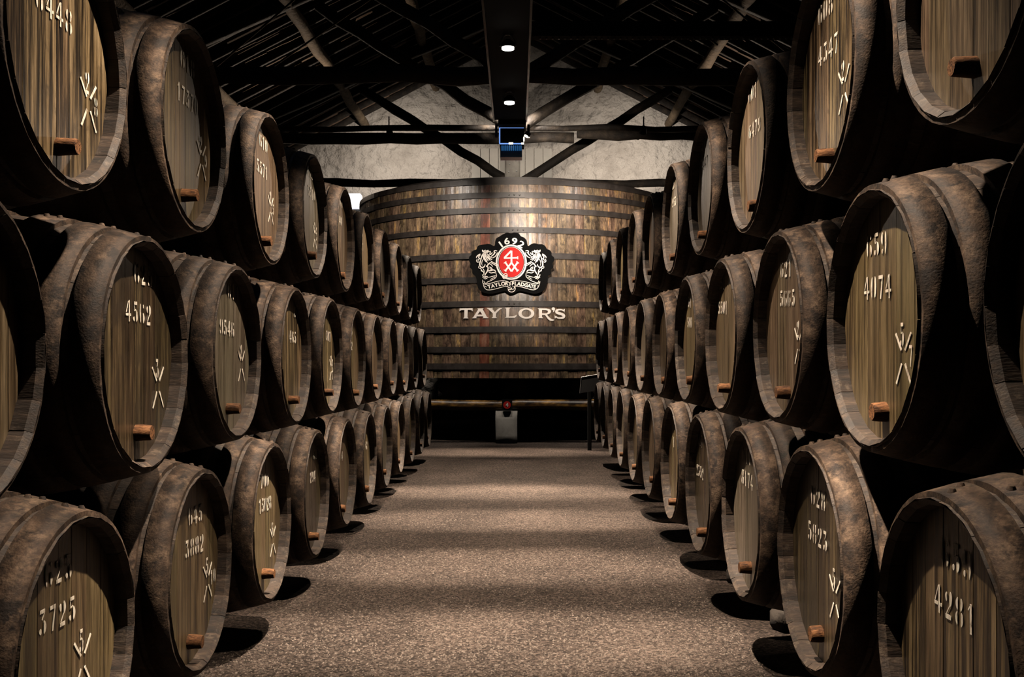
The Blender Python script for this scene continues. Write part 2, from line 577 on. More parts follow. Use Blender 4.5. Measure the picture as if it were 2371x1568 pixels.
# ------------------------------------------------------------------ roof trusses
def truss(Y, zt, label, tie_r, strut=True, king=True, x_half=6.6, seed=0, split=False):
    t = empty('roof_truss', W(0, Y, zt))
    tag(t, label, 'truss', 'timber trusses under the roof')
    mm = MB(); mm.log(W(-x_half, Y, zt + .02), W(x_half, Y, zt - .01), tie_r * S, 22, 9, .03, seed); mm.build('tie_beam', M['timber'], t)
    if king:
        mm = MB(); mm.beam(W(-.04, Y, zt + .06), W(-.04, Y, APEX - .15), .24 * S, .2 * S, .01, 5, seed + 1, up=(0, 1, 0)); mm.build('king_post', M['timber'], t)
    for sx in (-1, 1):
        mm = MB(); mm.beam(W(sx * x_half, Y, zt + .05 if roof_z(x_half) < zt else roof_z(x_half) - .25), W(sx * .1, Y, APEX - .32), .14 * S, .18 * S, .02, 8, seed + 2 + sx)
        mm.build('principal_rafter', M['timber'], t)
        if strut:
            # rises from the foot of the king post until it meets the rafter
            x1 = (APEX - .32 - zt) / (.61 + SLOPE)
            mm = MB(); mm.log(W(sx * .1, Y - .03, zt + .02), W(sx * x1, Y - .03, zt + .61 * x1), .075 * S, 9, 8, .02, seed + 5 + sx); mm.build('strut', M['timber'], t)
    return t


truss(10.4, 3.0, 'nearest roof truss, its thick tie beam crossing high above the barrels', .095, seed=10)
truss(12.75, 3.0, 'middle roof truss with a thin pole tie and two raking struts', .04, seed=20)
truss(16.6, 2.98, 'farthest roof truss, standing above the vat against the whitewashed wall', .07, king=False, seed=30)
# rounded lighter logs crossing just under the middle truss
lg = MB(); lg.log(W(-4.2, 13.4, 3.0), W(.78, 13.4, 3.03), .075 * S, 14, 10, .02, 41)
tag(lg.build('cross_log', M['timber']), 'long round log crossing the roof left of the blue lit box', 'log', 'cross logs')
lg = MB(); lg.log(W(.82, 13.3, 3.06), W(4.2, 13.4, 3.02), .07 * S, 12, 10, .02, 42)
tag(lg.build('cross_log', M['timber']), 'shorter round log crossing the roof right of the blue lit box', 'log', 'cross logs')
# king post of the far truss: squared, pale and bolted
t = empty('king_post', W(*PX(1187, 415, 16.45)))
tag(t, 'pale squared king post with bolts hanging just above the vat rim', 'post')
a = PX(1170, 415, 16.45); b = PX(1204, 300, 16.45)
mm = MB(); mm.beam(W((a[0] + b[0]) / 2, 16.45, a[2]), W((a[0] + b[0]) / 2, 16.45, 5.8), .25 * S, .2 * S, .008, 6, 5, up=(0, 1, 0)); mm.build('shaft', M['concrete'], t)
for bx, by in ((1178, 398), (1196, 396), (1180, 380), (1195, 372)):
    p = PX(bx, by, 16.34); mm = MB(); mm.cyl(W(p[0], 16.36, p[2]), W(p[0], 16.31, p[2]), .012 * S, 8); mm.build('bolt', M['steel'], t)
# thin tension rods
rods = [((508, 148), (692, -10), 10.9, 'thin taut cable crossing the roof at the far left'), ((638, 150), (866, -8), 11.2, 'thin taut cable beside the pale purlin, left roof slope'),
        ((1512, -8), (1632, 82), 10.9, 'thin taut cable at the right, starting near the top frame edge'), ((1665, -8), (1830, 128), 10.9, 'thin taut cable nearest the right barrel stack')]
for (a, b, Y, lab) in rods:
    p = PX(*a, Y); q = PX(*b, Y)
    d = Vector(q) - Vector(p)
    p = Vector(p) - d * .15; q = Vector(q) + d * .25
    mm = MB(); mm.cyl(W(*p), W(*q), .011 * S, 6)
    tag(mm.build('tension_cable', M['timber_pale']), lab, 'cable', 'cables under the roof')


# ------------------------------------------------------------------ lights
def spot(name, loc, target, energy, size, blend, parent=None, sx=1.0, sy=1.0, rad=.03, colr=LAMP_COL):
    l = bpy.data.lights.new(name, 'SPOT')
    l.energy = energy; l.spot_size = math.radians(size); l.spot_blend = blend; l.shadow_soft_size = rad; l.color = colr
    o = bpy.data.objects.new(name, l)
    o.location = loc
    d = Vector(target) - Vector(loc)
    o.rotation_euler = d.to_track_quat('-Z', 'Y').to_euler()
    o.scale = (sx, sy, 1)
    col.objects.link(o)
    return o


# ------------------------------------------------------------------ lighting gantry over the aisle
gx = -.06
gz = LAMP_Z + .09
t = empty('lighting_gantry', W(gx, 5, gz))
tag(t, 'long black ceiling duct over the aisle carrying the lamps', 'duct')
mm = MB(); mm.box(W(gx - .155, 1.0, gz), W(gx + .155, 9.6, gz + .2)); mm.build('casing', M['black'], t)
for sx in (-1, 1):
    mm = MB(); mm.box(W(gx + sx * .158 - .008, 1.0, gz - .02), W(gx + sx * .158 + .008, 9.6, gz + .03)); mm.build('flange', M['black_gloss'], t)
for yy in (2.4, 4.8, 6.3, 7.85, 9.3):
    for sx in (-1, 1):
        mm = MB(); mm.cyl(W(gx + sx * .13, yy, gz + .2), W(gx + sx * .13, yy, roof_z(.2) + .02), .008 * S, 6); mm.build('hanger_rod', M['black'], t)
for i, y in enumerate(LAMP_Y):
    t = empty('ceiling_spotlight', W(gx, y, LAMP_Z))
    lab = ['round spotlight under the duct, nearest the camera and above the frame', 'round spotlight under the duct, second from the camera, above the frame', 'third round spotlight under the duct, just above the frame',
           'larger bright spotlight under the black ceiling duct', 'smaller bright spotlight under the duct, nearest the blue lit box'][i]
    tag(t, lab, 'spotlight', 'spotlights under the duct')
    mm = MB(); mm.cyl(W(gx, y, LAMP_Z), W(gx, y, LAMP_Z + .03), .05 * S, 24); mm.cyl(W(gx, y, LAMP_Z + .03), W(gx, y, LAMP_Z + .055), .05 * S, 24, .025 * S)
    mm.build('housing', M['black_gloss'], t)
    mm = MB(); mm.cyl(W(gx, y, LAMP_Z - .012), W(gx, y, LAMP_Z), .044 * S, 24); mm.build('lens', M['lens'], t)
    mm = MB()
    for j in range(10):
        a0, a1 = pi * j / 10, pi * (j + 1) / 10
        mm.cyl(W(gx + .057 * math.cos(a0), y, LAMP_Z + .01 + .085 * math.sin(a0)), W(gx + .057 * math.cos(a1), y, LAMP_Z + .01 + .085 * math.sin(a1)), .006 * S, 6)
    mm.build('yoke', M['steel'], t)
    # wide sideways beam (oval lens): hot band across the aisle + softer spill onto the stacks
    spot('lamp_beam', W(gx, y, LAMP_Z - .03), W(gx, y, -ZF), E_BAND, 21, 1.0, sx=2.8, sy=1.0, rad=.03)
    for sx in (-1, 1):
        spot('lamp_spill', W(gx, y, LAMP_Z - .03), W(gx + sx * math.tan(math.radians(19)) * (LAMP_Z + ZF), y, -ZF), E_WIDE, 54, 1.0, sx=1.0, sy=1.2, rad=.03)

# one more downlight on the middle truss, lighting the gravel before the vat
t = empty('ceiling_spotlight', W(gx, 12.35, 2.93))
tag(t, 'round spotlight under the middle truss, lighting the gravel before the vat', 'spotlight', 'spotlights under the duct')
mm = MB(); mm.cyl(W(gx, 12.35, 2.93), W(gx, 12.35, 3.0), .05 * S, 20, .03 * S); mm.build('housing', M['black_gloss'], t)
mm = MB(); mm.cyl(W(gx, 12.35, 2.92), W(gx, 12.35, 2.93), .044 * S, 20); mm.build('lens', M['lens'], t)
mm = MB(); mm.box(W(gx - .02, 12.34, 3.0), W(gx + .02, 12.7, 3.03)); mm.build('arm', M['black'], t)
for sx in (-1, 1):
    spot('lamp_spill', W(gx, 12.35, 2.9), W(gx + sx * 1.1, 10.2, -.2), E_WIDE * 1.6, 62, 1.0, rad=.03)
spot('lamp_beam', W(gx, 12.35, 2.9), W(gx, 12.35, -ZF), E_BAND * .9, 24, 1.0, sx=2.6, sy=.9, rad=.03)

# cross girder with a row of bolts on the right
t = empty('cross_girder', W(.15, 7.4, 2.42))
tag(t, 'black girder with a row of small bolts, right of the ceiling duct', 'girder')
mm = MB(); mm.box(W(.1, 7.36, 2.42), W(2.6, 7.46, 2.53)); mm.build('bar', M['black'], t)
mm0 = MB(); mm0.cyl(Vector((0, 0, 0)), Vector((0, 0, -.012 * S)), .007 * S, 6)
bolt_me = mm0.mesh('bolt'); bolt_me.materials.append(M['steel'])
for i in range(52):
    o = link('bolt', bolt_me, None, t, W(.18 + i * .046, 7.4, 2.42) - t.location)

# blue lit projector at the end of the duct
Yp = 9.75
t = empty('projector', W(*PX(1185, 362, Yp)))
tag(t, 'black boxy projector with blue glowing edges at the end of the duct', 'projector')


def pbox(x0, y0, x1, y1, d0, d1, name, mat):
    a = PX(x0, y1, Yp); b = PX(x1, y0, Yp)
    mm = MB(); mm.box(W(a[0], Yp + d0, a[2]), W(b[0], Yp + d1, b[2])); return mm.build(name, mat, t)


pbox(1154, 281, 1218, 296, -.148, .2, 'mount', M['black'])
pbox(1157, 294, 1214, 333, .01, .26, 'body', M['black'])
pbox(1160, 297, 1212, 331, -.004, .012, 'screen', M['screen_off'])
pbox(1157, 294.5, 1213, 296.2, -.006, .02, 'edge_light', M['blue_glow'])
pbox(1155.5, 296, 1158.2, 332, -.006, .02, 'edge_light', M['blue_glow'])
pbox(1157, 331.6, 1213, 333.4, -.006, .02, 'edge_light', M['blue_glow'])
pbox(1178, 330.5, 1188, 334.5, -.012, .0, 'indicator', M['lens_small'])
pbox(1207, 331, 1213, 334.5, -.012, .0, 'indicator', M['lens_small'])
for i in range(11):
    xx = 1161 + i * 4.4
    pbox(xx, 335, xx + 2.6, 346, .03 + .004 * (i % 2), .12, 'vent_slat', M['blue_soft'])
pbox(1158, 335, 1209, 361, .06, .22, 'lower_body', plain('blue black casing', (.01, .04, .075), .4))
for sx in (1146, 1221):
    pbox(sx, 285, sx + 6, 314, .05, .1, 'bracket', M['black'])
t2 = empty('spotlight', W(*PX(1212, 318, Yp - .06)))
tag(t2, 'tiny lit lamp just right of the blue edged projector', 'spotlight')
a = PX(1217, 314, Yp - .06)
mm = MB(); mm.cyl(W(a[0] + .03, Yp - .06, a[2] + .03), W(a[0] + .01, Yp - .06, a[2] - .0), .028 * S, 12); mm.build('housing', M['black'], t2)
mm = MB(); mm.cyl(W(a[0] + .01, Yp - .06, a[2] - .0), W(a[0] + .004, Yp - .06, a[2] - .012), .022 * S, 12); mm.build('lens', M['lens_small'], t2)
spot('vat_beam', W(a[0] + .005, Yp - .02, a[2] - .02), W(0, YV0, 2.1), E_VATF, 54, 1.0, sx=1.25, sy=1.0, rad=.03, colr=(1.0, .86, .72))

# floods for the vat and the gable, fixed on the middle trusses
for i, (x, y, z, tx, ty, tz, e, sz) in enumerate([(-.05, 12.3, 3.3, 0, 13.7, .9, E_VAT, 120), (-1.6, 12.5, 2.88, -1.5, 14.2, 1.0, E_VAT * .6, 100), (1.6, 12.5, 2.88, 1.5, 14.2, 1.0, E_VAT * .6, 100),
                                                  (-2.1, 17.1, 3.86, -2.1, 19.3, 3.1, E_WALL, 140), (2.1, 17.1, 3.86, 2.1, 19.3, 3.1, E_WALL, 140)]):
    t = empty('flood_lamp', W(x, y, z))
    lab = ['small flood lamp under the roof aimed at the middle of the vat', 'small flood lamp under the roof aimed at the left flank of the vat', 'small flood lamp under the roof aimed at the right flank of the vat',
           'flood lamp under the roof aimed at the left half of the gable', 'flood lamp under the roof aimed at the right half of the gable'][i]
    tag(t, lab, 'flood lamp', 'floods under the roof')
    d = (W(tx, ty, tz) - W(x, y, z)).normalized()
    mm = MB(); mm.cyl(W(x, y, z) - d * .12, W(x, y, z), .03 * S, 12, .045 * S); mm.build('housing', M['black'], t)
    mm = MB(); mm.cyl(W(x, y, z) - d * .1, W(x, y, z) - d * .1 + Vector((0, 0, (.14 if i == 0 else .05 if i > 2 else .14) * S)), .008 * S, 6); mm.build('stem', M['black'], t)
    spot('flood_beam', W(x, y, z) + d * .03, W(tx, ty, tz), e, sz, 1.0, rad=.05, colr=(1.0, .88, .76))
# uplights on the farthest tie beam, washing the roof back towards the camera
for i, sx in enumerate((-1, 1)):
    p = W(sx * 3.3, 16.6, 3.075)
    t = empty('uplight', p)
    tag(t, 'small uplight on the farthest tie beam, %s of the vat' % ('left' if i == 0 else 'right'), 'uplight', 'uplights on the far tie beam')
    mm = MB(); mm.cyl(p, p + Vector((0, 0, .07)), .035 * S, 12, .05 * S); mm.build('housing', M['black'], t)
    spot('uplight_beam', p + Vector((0, -.02, .1)), W(sx * 3.0, 9.5, 4.9), E_ROOF, 120, 1.0, rad=.05)

# ------------------------------------------------------------------ the great vat
YC, RT, RB = 16.2, 2.49, 2.6
ZT = (CY - 415) / F * (YC - RT)
ZB = (CY - 876) / F * (YC - RB)
vat = empty('wooden_vat', W(0, YC, ZB))
tag(vat, 'huge upright wooden vat with black iron hoops filling the end of the aisle', 'vat')
vx = -.03


def vat_r(z): return RB + (RT - RB) * (z - ZB) / (ZT - ZB)


NS = 118


def make_stave(wf):
    mm = MB()
    h = wf * pi / NS
    vs = []
    for z in (ZB, ZB + (ZT - ZB) / 3, ZB + 2 * (ZT - ZB) / 3, ZT):
        r = vat_r(z)
        for rr, a in ((r, -h), (r + .002, -h * .45), (r + .002, h * .45), (r, h), (r - .07, h), (r - .07, -h)):
            vs.append(Vector((math.sin(a) * rr * S, -math.cos(a) * rr * S, (z - ZB) * S)))
    fs = []
    for i in range(3):
        for j in range(6):
            a, b = i * 6 + j, i * 6 + (j + 1) % 6
            fs.append((a, b, b + 6, a + 6))
    fs += [(5, 4, 3, 2, 1, 0), (18, 19, 20, 21, 22, 23)]
    mm.add(vs, fs)
    return mm.mesh('stave')


stave_vat = make_stave(.985); stave_vat.materials.append(M['vat'])
stave_red = make_stave(.985); stave_red.materials.append(M['vat_red'])
rv = random.Random(5)
red_a = math.asin((PX(1122, 0, YC - RT)[0]) / RT)
best = min(range(NS), key=lambda i: abs(((i * 2 * pi / NS - red_a + pi) % (2 * pi)) - pi))
for i in range(NS):
    o = link('stave', stave_red if i == best else stave_vat, None, vat, (vx * S, 0, 0))
    o.rotation_euler = (0, 0, i * 2 * pi / NS)
    k = 1 + rv.uniform(-.0016, .0016)
    o.scale = (k, k, 1)


def vat_ring(z0, z1, th, name, mat, n=120, r_off=0.0):
    mm = MB()
    vs, fs = [], []
    for i in range(n):
        a = 2 * pi * i / n
        for z, o in ((z0, 0.0), (z0, th), (z1, th), (z1, 0.0)):
            r = vat_r(z) + o + r_off
            vs.append(Vector(((vx + math.sin(a) * r) * S, -math.cos(a) * r * S, (z - ZB) * S)))
    for i in range(n):
        for j in range(3):
            a = i * 4 + j; b = ((i + 1) % n) * 4 + j
            fs.append((a, b, b + 1, a + 1))
    mm.add(vs, fs)
    return link(name, mm.mesh(name), mat, vat)


hoops_px = [(415, 427), (444.7, 458), (480, 493), (526, 539), (585, 598.5), (641, 654.5), (696.5, 710), (756, 770), (802.8, 816.5), (841.6, 856)]
for i, (ya, yb) in enumerate(hoops_px):
    Yf = YC - vat_r((CY - (ya + yb) / 2) / F * 13.65) - .02
    za, zb = (CY - ya) / F * Yf, (CY - yb) / F * Yf
    h = vat_ring(zb, za, .018, 'hoop', M['vat_hoop'])
    if i in (1, 2, 3, 6):   # riveted lap plates
        dx = 0 if i != 3 else .05
        xa, xb = (-.2 + dx, .14 + dx)
        if i == 6: xa, xb = -.12, .14
        mm = MB()
        P = []
        zm = (za + zb) / 2
        rr = vat_r(zm) + .018
        nseg = 6
        vs, fs = [], []
        for j in range(nseg + 1):
            x = xa + (xb - xa) * j / nseg
            a = math.asin(x / rr)
            for z, o in ((zb + .004, 0), (zb + .004, .012), (za - .004, .012), (za - .004, 0)):
                vs.append(Vector(((vx + math.sin(a) * (rr + o)) * S, -math.cos(a) * (rr + o) * S, (z - ZB) * S)))
        for j in range(nseg):
            for q in range(3):
                a0 = j * 4 + q
                fs.append((a0, a0 + 4, a0 + 5, a0 + 1))
        fs += [(0, 1, 2, 3), (nseg * 4 + 3, nseg * 4 + 2, nseg * 4 + 1, nseg * 4)]
        mm.add(vs, fs)
        link('lap_plate', mm.mesh('lap_plate'), M['vat_hoop'], h)
        for rx in (-.07, 0.0, .075):
            x = rx + dx
            a = math.asin(x / rr)
            p = Vector(((vx + math.sin(a) * (rr + .01)) * S, -math.cos(a) * (rr + .01) * S, (zm - ZB) * S))
            mm = MB(); mm.cyl(p, p + Vector((0, -.02 * S, 0)), .013 * S, 10, .008 * S); link('rivet', mm.mesh('rivet'), M['vat_hoop'], h)
# lid and bottom
for name, z, th, rr in (('lid', ZT - .08, .05, RT - .06), ('bottom', ZB + .02, .06, RB - .06)):
    mm = MB(); mm.cyl(Vector((vx * S, 0, (z - ZB) * S)), Vector((vx * S, 0, (z + th - ZB) * S)), rr * S, 72); link(name, mm.mesh(name), M['timber'], vat)
mm = MB(); mm.cyl(Vector((vx * S, 0, (ZT - .05 - ZB) * S)), Vector((vx * S, 0, (ZT + .07 - ZB) * S)), 2.28 * S, 72); link('cover_ring', mm.mesh('cover_ring'), M['vat_hoop'], vat)

# ---- lettering on the vat, following its curve
LET = [
    ('T', [[(115, 205), (385, 205), (387, 270), (365, 248), (340, 240), (285, 238), (280, 390), (298, 403), (298, 410), (192, 410), (192, 403), (213, 390), (215, 240), (160, 240), (135, 248), (112, 270)]]),
    ('A', [[(485, 210), (610, 210), (610, 216), (592, 226), (680, 385), (712, 404), (712, 410), (592, 410), (592, 404), (609, 396), (597, 372), (468, 372), (456, 392), (470, 404), (470, 410), (375, 410), (375, 404), (398, 390), (500, 232), (485, 216)],
           [(538, 270), (582, 335), (488, 335)]]),
    ('Y', [[(678, 205), (800, 205), (800, 211), (785, 220), (840, 288), (890, 238), (925, 211), (965, 203), (1000, 206), (960, 225), (915, 262), (868, 312), (862, 390), (884, 402), (884, 409), (778, 409), (778, 402), (800, 390), (800, 312), (705, 225), (678, 211)]]),
    ('L', [[(1045, 200), (1160, 200), (1160, 206), (1138, 216), (1128, 375), (1190, 373), (1240, 365), (1292, 340), (1275, 380), (1250, 405), (1050, 405), (1050, 398), (1072, 388), (1072, 220), (1045, 206)]]),
    ('O', [[(1482 + 162 * math.cos(2 * pi * i / 40), 315 + 108 * math.sin(2 * pi * i / 40)) for i in range(40)],
           [(1482 + 97 * math.cos(2 * pi * i / 32), 313 + 74 * math.sin(2 * pi * i / 32)) for i in range(32)]]),
    ('R', [[(1715, 212), (1890, 211), (1945, 222), (1975, 243), (1985, 270), (1972, 305), (1935, 328), (1900, 336), (1950, 395), (1995, 428), (2055, 440), (2045, 455), (2010, 466), (1965, 460), (1925, 432), (1862, 346), (1800, 342), (1800, 390), (1822, 402), (1822, 410), (1725, 410), (1725, 402), (1741, 392), (1737, 230), (1715, 219)],
           [(1800, 245), (1880, 245), (1915, 258), (1924, 278), (1912, 300), (1885, 311), (1800, 312)]]),
    ("'", [[(1998, 215), (2012, 192), (2036, 184), (2060, 195), (2068, 220), (2060, 250), (2040, 285), (2028, 287), (2034, 252), (2006, 240)]]),
]
sp = smooth_path([(2255, 262), (2215, 238), (2150, 232), (2102, 252), (2100, 288), (2150, 308), (2215, 328), (2252, 358), (2235, 392), (2180, 404), (2120, 400), (2075, 368)], 5)
sw = [22, 26, 32, 44, 52, 54, 56, 54, 50, 34, 26, 24]
Ls, Rs = [], []
for i, (x, y) in enumerate(sp):
    a, b = sp[max(i - 1, 0)], sp[min(i + 1, len(sp) - 1)]
    dx, dy = b[0] - a[0], b[1] - a[1]
    l = math.hypot(dx, dy)
    q = i / (len(sp) - 1) * (len(sw) - 1)
    k = sw[int(q)] + (sw[min(int(q) + 1, len(sw) - 1)] - sw[int(q)]) * (q - int(q))
    Ls.append((x - dy / l * k / 2, y + dx / l * k / 2)); Rs.append((x + dy / l * k / 2, y - dx / l * k / 2))
LET.append(('S', [Ls + Rs[::-1], ]))
Yl = YC - vat_r(.6) - .004
for ch, polys in LET:
    pp = []
    for poly in polys:
        q = []
        for (x, y) in poly:
            X, _, Z = PX(1050 + x / 8.781, 690 + y / 8.781, Yl)
            q.append((X, Z))
        pp.append(q)
    vs, fs = shape2d(pp, .012)
    if ch == 'S':
        for (ax, ay, bx, by, cx, cy) in ((2245, 222, 2268, 215, 2265, 292), (2058, 342, 2062, 415, 2085, 400)):
            b0 = len(vs)
            for (x, y) in ((ax, ay), (bx, by), (cx, cy)):
                X, _, Z = PX(1050 + x / 8.781, 690 + y / 8.781, Yl); vs.append((X, Z, .012))
            fs.append((b0, b0 + 1, b0 + 2))
    out = []
    for (X, Z, d) in vs:
        r = vat_r(Z) + .004 + d
        a = math.asin((X - vx) / r)
        out.append(Vector(((vx + math.sin(a) * r) * S, -math.cos(a) * r * S, (Z - ZB) * S)))
    mm = MB(); mm.add(out, fs)
    link('letter', mm.mesh('letter'), M['cream'], vat)

# ---- emblem board
YE = YC - vat_r((CY - 681) / F * 13.6) - .019
em = empty('emblem_sign', W(*PX(1185, 681, YE)))
tag(em, 'black scalloped crest board with red oval and white lions on the vat', 'sign')


def EP(x, y):
    X, _, Z = PX(1080 + x / 9.8, 530 + y / 9.8, YE)
    return X, Z


def e_flat(polys, d0, d1, name, mat, parent=em):
    """outline in crest pixels -> relief from d0 to d1 in front of the board back"""
    vs, fs = shape2d([[EP(x, y) for x, y in p] for p in polys], d1 - d0)
    mm = MB(); mm.add([W(X, YE - d0 - d, Z) for X, Z, d in vs], fs)
    return mm.build(name, mat, em) if parent is em else link(name, mm.mesh(name, em.location), mat, parent)


outl = [(800, 150), (860, 118), (930, 96), (1010, 112), (1100, 95), (1190, 120), (1240, 178), (1310, 208), (1362, 270), (1376, 340), (1400, 402), (1460, 360), (1540, 336), (1630, 358), (1720, 360), (1790, 408), (1828, 468),
        (1900, 500), (1932, 560), (1926, 610), (1980, 650), (1990, 722), (1952, 790), (1970, 880), (1918, 922), (1915, 1030), (1848, 1070), (1832, 1180), (1812, 1290), (1760, 1390), (1650, 1460), (1520, 1480), (1380, 1450), (1240, 1420), (1160, 1428),
        (1095, 1468), (1010, 1486), (940, 1462), (885, 1420), (800, 1430), (640, 1470), (520, 1480), (380, 1450), (282, 1370), (246, 1280), (240, 1190), (215, 1090), (140, 1020), (130, 930), (80, 880), (94, 800), (58, 720), (70, 640), (112, 600),
        (122, 540), (165, 498), (225, 478), (262, 402), (330, 372), (420, 362), (490, 350), (560, 365), (625, 402), (650, 360), (652, 300), (684, 222), (750, 185)]
outl_s = smooth_path(outl + [outl[0]], 3)[:-1]
e_flat([outl_s], 0, .05, 'board', M['board'])


def ell(cx, cy, rx, ry, n=56): return [(cx + rx * math.cos(2 * pi * i / n), cy + ry * math.sin(2 * pi * i / n)) for i in range(n)]


e_flat([ell(1018, 767, 350, 400), ell(1018, 767, 316, 366)], .05, .058, 'oval_ring', M['white'])
e_flat([ell(1018, 767, 300, 352), ell(1018, 767, 290, 342)], .05, .056, 'oval_ring', M['white'])
e_flat([ell(1020, 766, 277, 338)], .05, .056, 'red_oval', M['red'])


def strokes(lst, name, mat, d0=.056, d1=.061, mirror=None):
    mm = MB()
    for si, st in enumerate(lst):
        pts, w = st[0], st[1]
        tp = st[2] if len(st) > 2 else .35
        if mirror: pts = [(2 * mirror - x, y) for x, y in pts]
        L, R = ribbon2d(pts, w, tp)
        n = len(L)
        vs = []
        for d in (d0, d1 + si * .00025):
            for p in L: X, Z = EP(*p); vs.append(W(X, YE - d, Z))
            for p in R: X, Z = EP(*p); vs.append(W(X, YE - d, Z))
        fs = []
        for i in range(n - 1):
            fs.append((2 * n + i, 2 * n + i + 1, 3 * n + i + 1, 3 * n + i))
            fs.append((i, i + 1, 2 * n + i + 1, 2 * n + i))
            fs.append((n + i, 3 * n + i, 3 * n + i + 1, n + i + 1))
        fs += [(0, 2 * n, 3 * n, n), (n - 1, 2 * n - 1, 4 * n - 1, 3 * n - 1)]
        mm.add(vs, fs)
    return mm.build(name, mat, em)


sym = [([(1022, 505), (1022, 790)], 40, 1), ([(1015, 512), (862, 668)], 40, 1), ([(850, 676), (1165, 668)], 32, 1), ([(1163, 634), (1165, 700)], 22, 1),
       ([(884, 772), (1022, 975)], 38, 1), ([(1022, 778), (884, 962)], 38, 1), ([(1022, 778), (1160, 962)], 38, 1), ([(1160, 772), (1022, 975)], 38, 1),
       ([(850, 792), (906, 748)], 18, 1), ([(1138, 748), (1192, 792)], 18, 1), ([(850, 936), (906, 980)], 18, 1), ([(1138, 980), (1192, 936)], 18, 1)]
strokes(sym, 'merchant_mark', M['white'])
lion = [
    # crown, brow, muzzle
    ([(364, 486), (372, 528), (430, 530), (490, 524), (496, 492)], 16, .8), ([(366, 488), (392, 512), (430, 494), (462, 510), (494, 492)], 14, .7),
    ([(470, 548), (505, 532), (540, 520), (548, 545), (522, 560)], 16), ([(520, 562), (548, 582), (520, 600), (485, 590)], 18), ([(462, 556), (480, 548)], 16, .8), ([(400, 548), (440, 545), (470, 570), (478, 600)], 14),
    # mane
    ([(388, 552), (378, 610), (392, 670), (420, 720)], 24), ([(412, 556), (404, 620), (426, 690), (470, 770)], 24), ([(438, 560), (432, 620), (460, 680), (500, 740)], 22),
    ([(460, 590), (470, 640), (510, 690), (545, 730)], 22), ([(485, 612), (505, 655), (545, 690), (585, 705)], 22), ([(500, 600), (530, 640), (575, 665)], 20), ([(395, 660), (415, 720), (450, 762)], 16), ([(440, 700), (462, 745), (480, 790)], 16),
    # raised paw
    ([(560, 640), (610, 600), (640, 560), (630, 520), (660, 505), (700, 515)], 26), ([(590, 672), (650, 640), (690, 590), (705, 545)], 22), ([(545, 600), (575, 570), (590, 545)], 18), ([(645, 550), (672, 548)], 14, .8),
    # lower paw on the ring
    ([(560, 742), (610, 775), (660, 795), (705, 800)], 20), ([(545, 768), (600, 800), (650, 830), (700, 850)], 18), ([(690, 800), (710, 830), (690, 862)], 18),
    # body and haunch
    ([(548, 775), (510, 800), (480, 840), (450, 862)], 26), ([(450, 862), (490, 880), (492, 930), (470, 985), (432, 1040), (418, 1078)], 26), ([(520, 872), (560, 890), (582, 925), (545, 950), (505, 955)], 22), ([(500, 800), (545, 812), (580, 840), (600, 870)], 16),
    ([(498, 962), (550, 958), (610, 942), (650, 958), (672, 1000)], 24), ([(505, 985), (560, 1010), (620, 1000), (665, 1012)], 18), ([(530, 905), (552, 925)], 16, .8),
    # hind leg
    ([(285, 902), (325, 912), (345, 950), (350, 975)], 18), ([(330, 958), (372, 972), (400, 1010), (395, 1050)], 20), ([(372, 905), (400, 950), (412, 1000)], 16), ([(362, 1048), (385, 1085), (372, 1118)], 20),
    ([(385, 1110), (430, 1092), (480, 1096), (490, 1120)], 20), ([(395, 1140), (430, 1118), (462, 1128)], 16), ([(420, 1158), (450, 1135), (478, 1142)], 14),
    # tail
    ([(365, 592), (345, 650), (325, 730), (305, 800), (318, 862), (365, 888), (412, 862), (428, 815)], 26), ([(392, 690), (362, 740), (350, 800), (365, 842)], 14), ([(288, 850), (280, 885), (295, 905)], 14),
    ([(322, 582), (285, 600), (240, 640), (230, 672)], 24), ([(318, 608), (285, 640), (292, 680), (322, 690)], 24), ([(250, 690), (235, 740), (262, 768), (290, 755)], 20), ([(300, 690), (278, 715), (265, 735)], 18)]
strokes(lion, 'lion', M['cream'], .05, .058)
strokes(lion, 'lion', M['cream'], .05, .058, mirror=1018)
